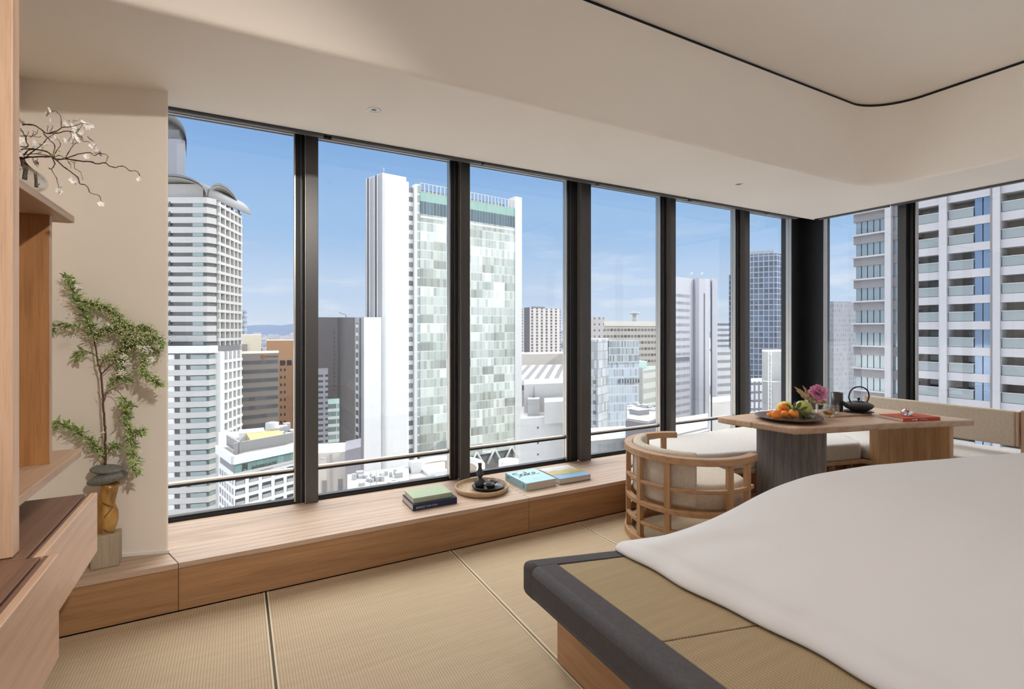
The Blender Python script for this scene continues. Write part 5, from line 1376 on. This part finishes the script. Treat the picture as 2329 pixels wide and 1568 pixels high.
# louvre gap, column, glass front
def Wp(f): return wB+wdir*f
g0, g1 = .168, .202
obj('core', prism([Wp(.16)-nn_*2, Wp(.985)-nn_*1.2, Wp(.985)-nn_*22, Wp(.16)-nn_*22], GZ, H(450, 235)), M_rec, wt, world=True)
slab('louvre_strip', wt, wB, wC, .150, .198, -1.9, -1.2, GZ, H(424, 222), facade('louvres', (.72, .73, .73), (.23, .24, .24), 9, 4.15, 1, .55, vary=.35))
slab('column', wt, wB, wC, .196, .216, -2, .3, GZ, H(417, 222), M_concw)
slab('corner_glazing', wt, wB, wC, .216, .238, -2, -.3, H(1040, 223), H(413, 223), facade('cg', (.62, .66, .63), (.27, .33, .32), 1.1, 4.15, .84, .84, vary=.35))
M_cw = facade('curtain_wall', (.66, .64, .61), (.47, .51, .47), 1.66, 4.15, .93, .90, vary=.22, rough=.35)
# broad patches where blinds are down or up
_N, _L, _b = nodes(M_cw)
lk = _b.inputs['Base Color'].links[0].from_socket; uvn = [n for n in _N if n.type == 'UVMAP'][0]
spx = _N.new('ShaderNodeSeparateXYZ'); _L.new(uvn.outputs[0], spx.inputs[0])
def nm(op, a, b=None):
    n = _N.new('ShaderNodeMath'); n.operation = op
    for i, q in enumerate((a, b)):
        if q is None: continue
        if isinstance(q, (int, float)): n.inputs[i].default_value = q
        else: _L.new(q, n.inputs[i])
    return n.outputs[0]
cbx = _N.new('ShaderNodeCombineXYZ'); _L.new(nm('FLOOR', nm('DIVIDE', spx.outputs[0], 6.64)), cbx.inputs[0]); _L.new(nm('FLOOR', nm('DIVIDE', spx.outputs[1], 4.15)), cbx.inputs[1])
wnn = _N.new('ShaderNodeTexWhiteNoise'); wnn.noise_dimensions = '2D'; _L.new(cbx.outputs[0], wnn.inputs[0])
pat = ramp(M_cw, wnn.outputs['Value'], [(.0, (.58, .57, .54)), (.16, (.62, .62, .58)), (.20, (.9, .92, .90)), (.70, (1, 1, .98)), (.74, (1.3, 1.3, 1.3)), (1, (1.4, 1.4, 1.4))])
_L.new(mixc(M_cw, .8, lk, pat, 'MULTIPLY'), _b.inputs['Base Color'])
slab('curtain_wall', wt, wB, wC, .236, .942, -1.5, 0, H(1040, 240), H(484, 224), M_cw)
slab('upper_glass_band', wt, wB, wC, .236, .942, -1.5, -.05, H(485, 224), H(455, 224), facade('blue_glass_band', (.36, .37, .36), (.09, .13, .15), 1.66, 20, .93, 1, vary=.25, rough=.1))
slab('green_glass_band', wt, wB, wC, .236, .942, -1.5, -.05, H(455, 224), H(434, 224), facade('green_glass_band', (.40, .42, .40), (.26, .41, .35), 1.66, 20, .93, 1, vary=.06, rough=.2))
slab('ledge', wt, wB, wC, .236, .942, -1.5, .1, H(493, 224), H(488.5, 224), M_concw)
slab('roof_plant', wt, wB, wC, .26, .90, -8, -4, H(434, 224), H(423, 224), facade('plant_louvre', (.40, .38, .37), (.12, .11, .12), 1.7, .8, .8, .6, vary=.3))
for i in range(27):
    s = .238+i*.0271; slab('roof_fin', wt, wB, wC, s, s+.0030, -.3, 0, H(434, 224), H(413, 224), mat('fin_alloy', (.62, .58, .54), .5))
slab('roof_rail', wt, wB, wC, .236, .942, -.3, 0, H(414, 224), H(413, 224), MATS['fin_alloy'])
slab('end_column', wt, wB, wC, .942, 1.0, -6, .4, GZ, H(446, 256), M_concw)
for i in range(5):
    s0 = .30+i*.14; a, b = Wp(s0)-nn_*.4, Wp(s0+.05)-nn_*.4
    for (f0, f1) in ((s0, s0+.055), (s0+.11, s0+.055)):
        p0, p1 = Wp(f0), Wp(f1); obj('brace', tube([(p0.x, p0.y, H(1075, 232)), (p1.x, p1.y, H(1042, 232))], .55, 6), M_concw, wt, world=True)

# --- white low-rise and rotunda below the tower
M_wall = mat('off_white_wall', (.66, .64, .61), .85); M_gravel = mat('gravel_roof', (.17, .135, .10), .95)
rc = P(1015, 150); rz = H(1058, 150); R = 88/FPX*150
ro = thing('rotunda', 'round white terrace building with a gravel roof, low behind the sake bottle', 'building', (rc.x, rc.y, GZ))
obj('drum', lathe([(R, 0), (R, rz-GZ), (R*.93, rz-GZ), (R*.93, rz-GZ-1.2), (0, rz-GZ-1.2)], 64), M_wall, ro)
obj('gravel_bed', lathe([(0, rz-GZ-1.0), (R*.78, rz-GZ-1.0), (R*.78, rz-GZ-1.15)], 48), M_gravel, ro)
for k in range(4): obj('floor_ring', lathe([(R+.02, rz-GZ-3.2-k*2.6), (R+.25, rz-GZ-3.2-k*2.6), (R+.25, rz-GZ-2.9-k*2.6), (R+.02, rz-GZ-2.9-k*2.6)], 64), M_conc, ro)
cy = thing('cylinder_stair', 'white cylindrical stair tower left of the white annex', 'building', (P(1157, 160).x, P(1157, 160).y, GZ))
obj('drum', lathe([(3.2, 0), (3.2, H(1047, 160)-GZ), (0, H(1047, 160)-GZ)], 32), M_wall, cy)
lw = building('low_annex', 'low white annex with a round-edged rooftop box beside the rotunda', 'building', [P(922, 132), P(1012, 138)], H(1088, 135), M_wall, 14, roof=M_roofl)
q = P(988, 140); obj('roof_box', box(q.x-3, q.x+3, q.y-3, q.y+3, H(1088, 135), H(1068, 140)), M_concw, lw, world=True)
q = P(945, 140); obj('roof_box', box(q.x-1.5, q.x+1.5, q.y-1, q.y+2, H(1088, 135), H(1050, 140)), M_concw, lw, world=True)
eq = building('plant_roof_building', 'low building crowded with white rooftop machines at the foot of the white tower', 'building', [P(790, 112), P(930, 120)], H(1128, 116), M_roofl, 22)
for i in range(34):
    q = P(800+rr2.uniform(0, 115), 117+rr2.uniform(0, 16)); s = rr2.uniform(.3, .9); zb = H(1128, 116)
    if i % 3: obj('rooftop_unit', box(q.x-s, q.x+s, q.y-s*.7, q.y+s*.7, zb, zb+rr2.uniform(.6, 1.6)), M_equip, eq, world=True)
    else: obj('rooftop_fan', lathe([(s*.8, 0), (s*.8, .8), (s*.6, .85), (0, .7)], 14), M_equip, eq, loc=(q.x-eq.location.x, q.y-eq.location.y, zb-eq.location.z))
for px in (843, 856): q = P(px, 122); obj('rooftop_mast', tube([(q.x, q.y, H(1128, 116)), (q.x, q.y, H(1072, 122))], .07, 6), M_roof, eq, world=True)

# --- third window, right of the tower
fs = building('striped_block', 'far high-rise with fine vertical stripes right of the white tower', 'building', [P(1180, 560), P(1205, 540), P(1275, 560)], H(702, 550), facade('stripes', (.62, .58, .54), (.13, .125, .13), 6.2, 3.3, .42, .72, vary=.4), 40)
slab('dark_strip', fs, P(1180, 560), P(1205, 540), .55, 1.0, -.2, 1, GZ, H(700, 545), MATS['dark_slot'])
slab('roof_sign', fs, P(1205, 540), P(1275, 560), .1, .5, -3, -1, H(702, 550), H(698, 550), M_louv)
lb = building('long_white_hall', 'long white hall with a pale striped roof below the striped high-rise', 'building', [P(1150, 400), P(1330, 420)], H(805, 410), mat('hall_wall', (.66, .62, .56), .85), 30)
bm = bmesh.new(); a, b = P(1150, 300), P(1330, 310); c, d = P(1330, 398), P(1150, 388)
v = [bm.verts.new(q) for q in ((a.x, a.y, H(878, 300)), (b.x, b.y, H(872, 310)), (c.x, c.y, H(828, 398)), (d.x, d.y, H(832, 388)), (a.x, a.y, H(878, 300)-3), (b.x, b.y, H(872, 310)-3), (c.x, c.y, H(828, 398)-3), (d.x, d.y, H(832, 388)-3))]
for f in ((0, 1, 2, 3), (7, 6, 5, 4), (0, 4, 5, 1), (1, 5, 6, 2), (2, 6, 7, 3), (3, 7, 4, 0)): bm.faces.new([v[i] for i in f])
M_str = mat('striped_metal_roof', (.5, .5, .5), .5); _N, _L, _b = nodes(M_str)
wv = _N.new('ShaderNodeTexWave'); wv.wave_type = 'BANDS'; wv.bands_direction = 'X'; wv.inputs['Scale'].default_value = .05
_L.new(coord(M_str, (1, 1, 1), (0, 0, math.radians(38))), wv.inputs[0]); _L.new(ramp(M_str, wv.outputs[0], [(.40, (.10, .10, .105)), (.6, (.34, .34, .34))]), _b.inputs['Base Color'])
obj('striped_roof', bm, M_str, lb, world=True)
wa = building('white_annex', 'plain white tiled building with one column of small square windows, third window from the left', 'building', [P(1184, 192), P(1300, 200)], H(950, 195), facade('white_tile', (.60, .585, .56), (.70, .685, .66), 3.0, 3.0, .985, .985, vary=.02, rough=.7), 30)
for y in (974, 1009, 1035, 1053): slab('window', wa, P(1184, 192), P(1300, 200), .315, .345, -.1, .1, H(y+2, 194), H(y-2, 194), M_gl)
obj('upper_block', prism([P(1192, 205), P(1300, 212), away(P(1300, 212), 20), away(P(1192, 205), 20)], H(950, 195)-2, H(873, 208), True), M_wall, wa, world=True)
obj('stair_block', prism([P(1200, 198), P(1227, 199), away(P(1227, 199), 6), away(P(1200, 198), 6)], H(955, 195), H(908, 199)), M_conc, wa, world=True)
obj('right_block', prism([P(1238, 192), P(1300, 196), away(P(1300, 196), 12), away(P(1238, 192), 12)], H(964, 193), H(914, 194)), M_wall, wa, world=True)
q = P(1214, 204); obj('antenna', tube([(q.x, q.y, H(908, 199)), (q.x, q.y, H(878, 204))], [.5, .2], 6), M_roof, wa, world=True)

# --- fourth window
hw = building('long_cream_hotel', 'long cream building with many thin window rows, behind the fourth window', 'building', [P(1372, 390), P(1520, 410)], H(732, 395), facade('cream_rows', (.52, .485, .42), (.20, .17, .15), 3.1, 5.0, .80, .40, vary=.4), 50)
slab('fascia', hw, P(1372, 390), P(1520, 410), 0, 1, -.2, .6, H(742, 395), H(731, 395), mat('cream_fascia', (.74, .68, .60), .8))
q = P(1443, 405); obj('rooftop_aerial', lathe([(3, 0), (3, 3), (1.6, 3.2), (1.6, 6), (4, 6.2), (4, 7.5), (0, 8)], 12), M_conc, hw, loc=(q.x-hw.location.x, q.y-hw.location.y, H(732, 395)-GZ))
hv = building('pale_stair_block', 'pale block with paired small windows at the left edge of the fourth window', 'building', [P(1330, 350), P(1374, 352)], H(722, 351), facade('pale_pairs', (.60, .56, .53), (.20, .18, .18), 3.4, 4.2, .34, .34, ou=.3, vary=.2), 30)
gl = building('glass_showroom', 'white and glass office tower with a steel framed top, fourth window', 'building', [P(1383, 190), P(1453, 194)], H(775, 192), facade('glass_grid', (.55, .56, .56), (.36, .42, .47), 1.15, 3.3, .80, .80, vary=.25, rough=.3), 18)
slab('steel_crown', gl, P(1383, 190), P(1453, 194), 0, 1, -.1, .4, H(826, 192), H(773, 192), facade('crown', (.50, .51, .52), (.24, .28, .28), .62, 2.7, .70, .86, vary=.6, rough=.3))
slab('dark_panes', gl, P(1383, 190), P(1453, 194), .33, 1, 0, .45, H(872, 192), H(863, 192), facade('dp', (.7, .7, .7), (.12, .13, .14), 1.15, 9, .8, 1, vary=.3))
gm = building('bevelled_glass_block', 'frosted glass and grey block beside the glass showroom tower', 'building', [P(1338, 186), P(1360, 182), P(1384, 190)], H(772, 186), facade('frost_grid', (.30, .31, .31), (.42, .44, .45), 1.5, 3.2, .90, .90, vary=.3, rough=.3), 16)
slab('window_column', gm, P(1338, 186), P(1360, 182), .55, .8, 0, .3, GZ, H(852, 184), facade('wincol', (.44, .44, .45), (.16, .17, .18), 9, 3.7, 1, .38, vary=.2))
gn = building('green_banded_block', 'grey block with green banded floors at the right of the fourth window', 'building', [P(1453, 215), P(1463, 212), P(1510, 226)], H(842, 215), facade('green_bands', (.54, .52, .49), (.30, .34, .28), 40, 4.3, 1, .45, vary=.1), 20)
slab('blank_end', gn, P(1453, 215), P(1463, 212), 0, 1, -.1, .4, GZ, H(836, 213), mat('blank_grey', (.50, .48, .46), .8))
q = P(1460, 222); obj('roof_hut', box(q.x-2, q.x+3, q.y, q.y+5, H(842, 215), H(822, 222)), mat('mint_panel', (.50, .66, .60), .7), gn, world=True)
dl = building('dark_low_block', 'dark grey windowless block with a pale gravel roof, low in the fourth window', 'building', [P(1423, 112), P(1474, 108), P(1512, 116)], H(956, 112), mat('dark_mauve', (.155, .145, .15), .8), 22, roof=M_roofl)
for i in range(22): q = P(1432+i*3.2, 120+rr2.uniform(0, 12)); s = rr2.uniform(.3, .7); obj('rooftop_unit', box(q.x-s, q.x+s, q.y-s, q.y+s, H(956, 112), H(956, 112)+rr2.uniform(.4, 1.1)), M_equip, dl, world=True)
slab('roof_room', dl, P(1474, 118), P(1500, 120), -.8, .1, -3, 0, H(956, 112), H(932, 118), mat('mauve_room', (.25, .25, .27), .7))
yl = building('pale_low_block', 'pale low office with a yellow blind, bottom of the fourth window', 'building', [P(1338, 120), P(1426, 124)], H(1000, 122), facade('pale_low', (.50, .49, .45), (.46, .48, .48), 1.3, 3.2, .85, .8, vary=.12), 16)

# --- fifth window
tw_ = building('white_slab_tower', 'slim white slab tower with a rounded end, behind the fifth window', 'building', [P(1500, 262), P(1578, 284), P(1582, 282), P(1590, 281), P(1606, 283), P(1614, 287)], H(634, 283), mat('white_metal_cladding', (.47, .47, .50), .45), back=[away(P(1614, 287), 10), away(P(1500, 262), 30)])
for k in range(25):
    z1_ = H(672, 284)-k*4.0; slab('window_row', tw_, P(1500, 262), P(1578, 284), .22, .86, -.1, .12, z1_-1.5, z1_, facade('tower_row', (.44, .44, .46), (.20, .19, .20), 1.6, 90, .62, 1, vary=.3))
slab('dark_floor', tw_, P(1500, 262), P(1578, 284), .10, .86, -.1, .14, H(820, 284), H(811, 284), M_rec)
slab('end_slot', tw_, P(1590, 281), P(1606, 283), .68, .80, 0, .2, GZ, H(668, 283), M_rec)
obj('fin_shaft', prism([P(1616, 290), P(1620, 287), P(1629, 288), P(1632, 292), away(P(1632, 292), 8), away(P(1616, 290), 8)], GZ, H(634, 289)), mat('pale_shaft', (.44, .44, .47), .4), tw_, world=True)
for px in (1570, 1593):
    q = P(px, 288); obj('roof_crane', tube([(q.x, q.y, H(634, 283)), (q.x, q.y, H(625, 288)), (q.x+2, q.y, H(620, 288))], .3, 6), M_equip, tw_, world=True)
b5a = building('far_banded_block', 'far banded block peeking out right of the white slab tower', 'building', [P(1630, 420), P(1660, 425)], H(735, 422), facade('far_bands', (.62, .62, .63), (.22, .23, .25), 40, 4.5, 1, .45, vary=.2), 30)
b5b = building('ribbed_office', 'pale office with grey window bands below the far banded block', 'building', [P(1628, 300), P(1672, 306)], H(797, 303), facade('ribbed', (.60, .59, .58), (.26, .26, .27), 30, 4.7, .85, .40, vary=.2), 30)
b5c = building('white_cube_block', 'small white cube building at the foot of the ribbed office', 'building', [P(1620, 230), P(1662, 236)], H(915, 232), M_wall, 20)
b5d = building('low_fence_roof', 'low roof with a slatted white screen just above the window cushion', 'building', [P(1530, 95), P(1612, 103)], H(985, 99), facade('slats', (.72, .72, .72), (.24, .24, .25), 40, .9, 1, .5, vary=.1), 20, roof=M_roofl)

# --- sixth window
bt_ = building('blue_glass_tower', 'dark blue glass skyscraper with a fine pale grid, left of the black corner post', 'building', [P(1703, 330), P(1708, 326), P(1766, 320), P(1830, 345)], H(577, 322), facade('blue_grid', (.40, .39, .40), (.085, .125, .19), 2.9, 3.5, .84, .84, vary=.35, rough=.2, metal=0), back=[away(P(1830, 345), 30), away(P(1703, 330), 30)])
obj('left_wing', prism([P(1658, 340), P(1705, 335), away(P(1705, 335), 20), away(P(1658, 340), 20)], GZ, H(624, 338), True), MATS['blue_grid'], bt_, world=True)
obj('roof_plant', prism([away(P(1706, 332), 3), away(P(1760, 326), 3), away(P(1760, 326), 20), away(P(1706, 332), 20)], H(577, 322), H(571, 332)), M_conc, bt_, world=True)
wc = building('round_white_block', 'pale windowless building with a curved arch wall in front of the blue glass tower', 'building', [P(1733, 196), P(1752, 192), P(1830, 200)], H(800, 194), facade('pale_grid', (.36, .36, .34), (.42, .42, .40), 1.2, 1.2, .95, .95, vary=.03, rough=.7), 18)
obj('lower_block', prism([P(1735, 190), P(1757, 187), P(1830, 194), away(P(1830, 194), 6), away(P(1735, 190), 6)], GZ, H(868, 190)), mat('pale_mauve', (.34, .33, .33), .8), wc, world=True)
bm = bmesh.new()
for k in range(14):
    z0_ = H(800, 190)-k*3.2
    p0, p1 = P(1748, 186.5), P(1754, 186.5)
    add_tube(bm, [(p0.x, p0.y, z0_), (p1.x, p1.y, z0_-1.6), (p0.x, p0.y, z0_-3.2)], .14, 4)
add_tube(bm, [(p0.x, p0.y, H(800, 190)), (p0.x, p0.y, GZ)], .16, 4); add_tube(bm, [(p1.x, p1.y, H(800, 190)), (p1.x, p1.y, GZ)], .16, 4)
obj('lattice_mast', bm, M_concw, wc, world=True)
ck = building('checker_block', 'white chequered facade at the foot of the blue glass tower', 'building', [P(1708, 250), P(1740, 252)], H(868, 251), facade('checker', (.15, .15, .165), (.50, .50, .52), 2.6, 4.2, .6, .72, vary=.2), 20)

# --- right window: mesh tower and the big apartment block
gt = building('grey_mesh_tower', 'hazy grey gridded tower left of the apartment block', 'building', [P(1888, 300), P(1896, 297), P(1975, 310)], H(686, 300), facade('mesh_grid', (.27, .27, .285), (.20, .21, .235), 1.9, 2.9, .62, .62, vary=.2, rough=.4), 30)
AX = 79.0
def ay(px): u = (px-1164.5)/FPX; return AX*(CS-SN*u)/(SN+CS*u)
M_apw = mat('lilac_grey_tile', (.39, .38, .395), .8); M_apd = mat('mauve_band', (.19, .178, .185), .8); M_apr = mat('balcony_recess', (.17, .15, .135), .85)
M_rail = mat('frosted_railing', (.22, .25, .26), .2); M_refl = mat('mirror_glass', (.30, .35, .37), .06, .6); M_reflb = mat('mirror_glass_blue', (.19, .26, .37), .05, .8)
ap = thing('apartment_block', 'big pale apartment tower with balconies filling the right windows', 'building', (AX+12, 10, GZ))
def aslab(name, p0, p1, x0, x1, z0, z1, m):
    y0, y1 = sorted((p0, p1)); return obj(name, box(AX+x0, AX+x1, y0, y1, z0, z1), m, ap, world=True)
obj('core', box(AX+1.6, AX+24, -120, ay(1943)-.02, GZ, 78), M_apr, ap, world=True)
obj('sun_block_wing', box(AX, AX+24, -120, ay(2420), GZ, 78), M_apw, ap, world=True)
FH = 3.19; Z0 = 11.87
for a, b in ((2017, 2031), (2140, 2158), (2262, 2279), (2395, 2420)):
    aslab('pillar', ay(a), ay(b), -.6, 1.7, GZ, 78, M_apw)
aslab('dark_pilaster', ay(2255), ay(2261), -.4, 1.7, GZ, 40, M_apd)
for k in range(-9, 5):
    z = Z0+k*FH
    # glazed left part
    aslab('spandrel', ay(1943), ay(2017), -.2, 1.7, z-1.45, z-.25, M_apd); aslab('sill', ay(1941), ay(2017), -.55, 0, z-.28, z-.06, M_apw)
    w0, w1 = ay(1946), ay(2016)
    for i in range(5):
        a, b = w0+(w1-w0)*i/5, w0+(w1-w0)*(i+1)/5; aslab('window', a-.06, b+.06, .0, .3, z-.06, z+1.74, M_refl)
    aslab('narrow_window', ay(2032), ay(2085), .1, .5, z-.2, z+1.7, M_refl); aslab('spandrel', ay(2031), ay(2086), -.1, 1.7, z-1.5, z-.2, M_apd)
    for (a, b, c) in ((2060, 2140, None), (2158, 2219, 2256), (2279, 2395, None)):
        e = c or b
        aslab('floor_band', ay(a), ay(e), -.35, 1.7, z-1.0, z, M_apw)
        aslab('railing', ay(a)-.1, ay(b)+.1, -.30, -.22, z+.05, z+1.15, M_rail); aslab('railing_cap', ay(a), ay(b), -.34, -.18, z+1.15, z+1.22, M_conc)
        if c:
            m0, m1, m2 = ay(b), (ay(b)+ay(c))/2, ay(c); aslab('bay_window', m0, m1+.05, -.2, .2, z, z+2.15, M_reflb); aslab('bay_window', m1-.05, m2, -.2, .2, z, z+2.15, M_reflb)
        y_ = ay(a+(b-a)*.55); aslab('balcony_door', y_, y_-1.6, 1.45, 1.62, z, z+2.0, M_gl)

# far city carpet and hills
fc = bmesh.new(); rr3 = random.Random(9)
for i in range(900):
    t = rr3.uniform(480, 5200); px = rr3.choice([rr3.uniform(540, 700), rr3.uniform(1180, 1300), rr3.uniform(1850, 1960), rr3.uniform(350, 2400)])
    p = P(px, t); s = rr3.uniform(8, 26)*(1+t/6000); h = rr3.uniform(8, 45)+(30 if rr3.random() < .08 else 0)
    add_prism(fc, [(p.x-s, p.y-s), (p.x+s, p.y-s), (p.x+s, p.y+s), (p.x-s, p.y+s)], GZ, GZ+h, True)
tag(obj('distant_city', fc, facade('city_block', (.40, .395, .41), (.25, .26, .29), 5, 4, .5, .45, vary=.5)), 'hazy carpet of small far-off buildings reaching the horizon', 'distant city', kind='stuff')
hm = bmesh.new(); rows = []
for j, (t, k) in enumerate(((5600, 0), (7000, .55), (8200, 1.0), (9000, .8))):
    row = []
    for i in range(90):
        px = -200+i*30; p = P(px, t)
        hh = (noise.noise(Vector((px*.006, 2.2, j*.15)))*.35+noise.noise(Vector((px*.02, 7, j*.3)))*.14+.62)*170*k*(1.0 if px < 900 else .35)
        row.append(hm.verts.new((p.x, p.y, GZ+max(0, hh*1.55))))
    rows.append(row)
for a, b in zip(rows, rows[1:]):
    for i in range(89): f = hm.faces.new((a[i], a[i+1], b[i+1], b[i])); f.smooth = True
struct('hills', hm, mat('haze_blue_hills', (.055, .085, .15), .95))  # distance haze put into the blue base colour
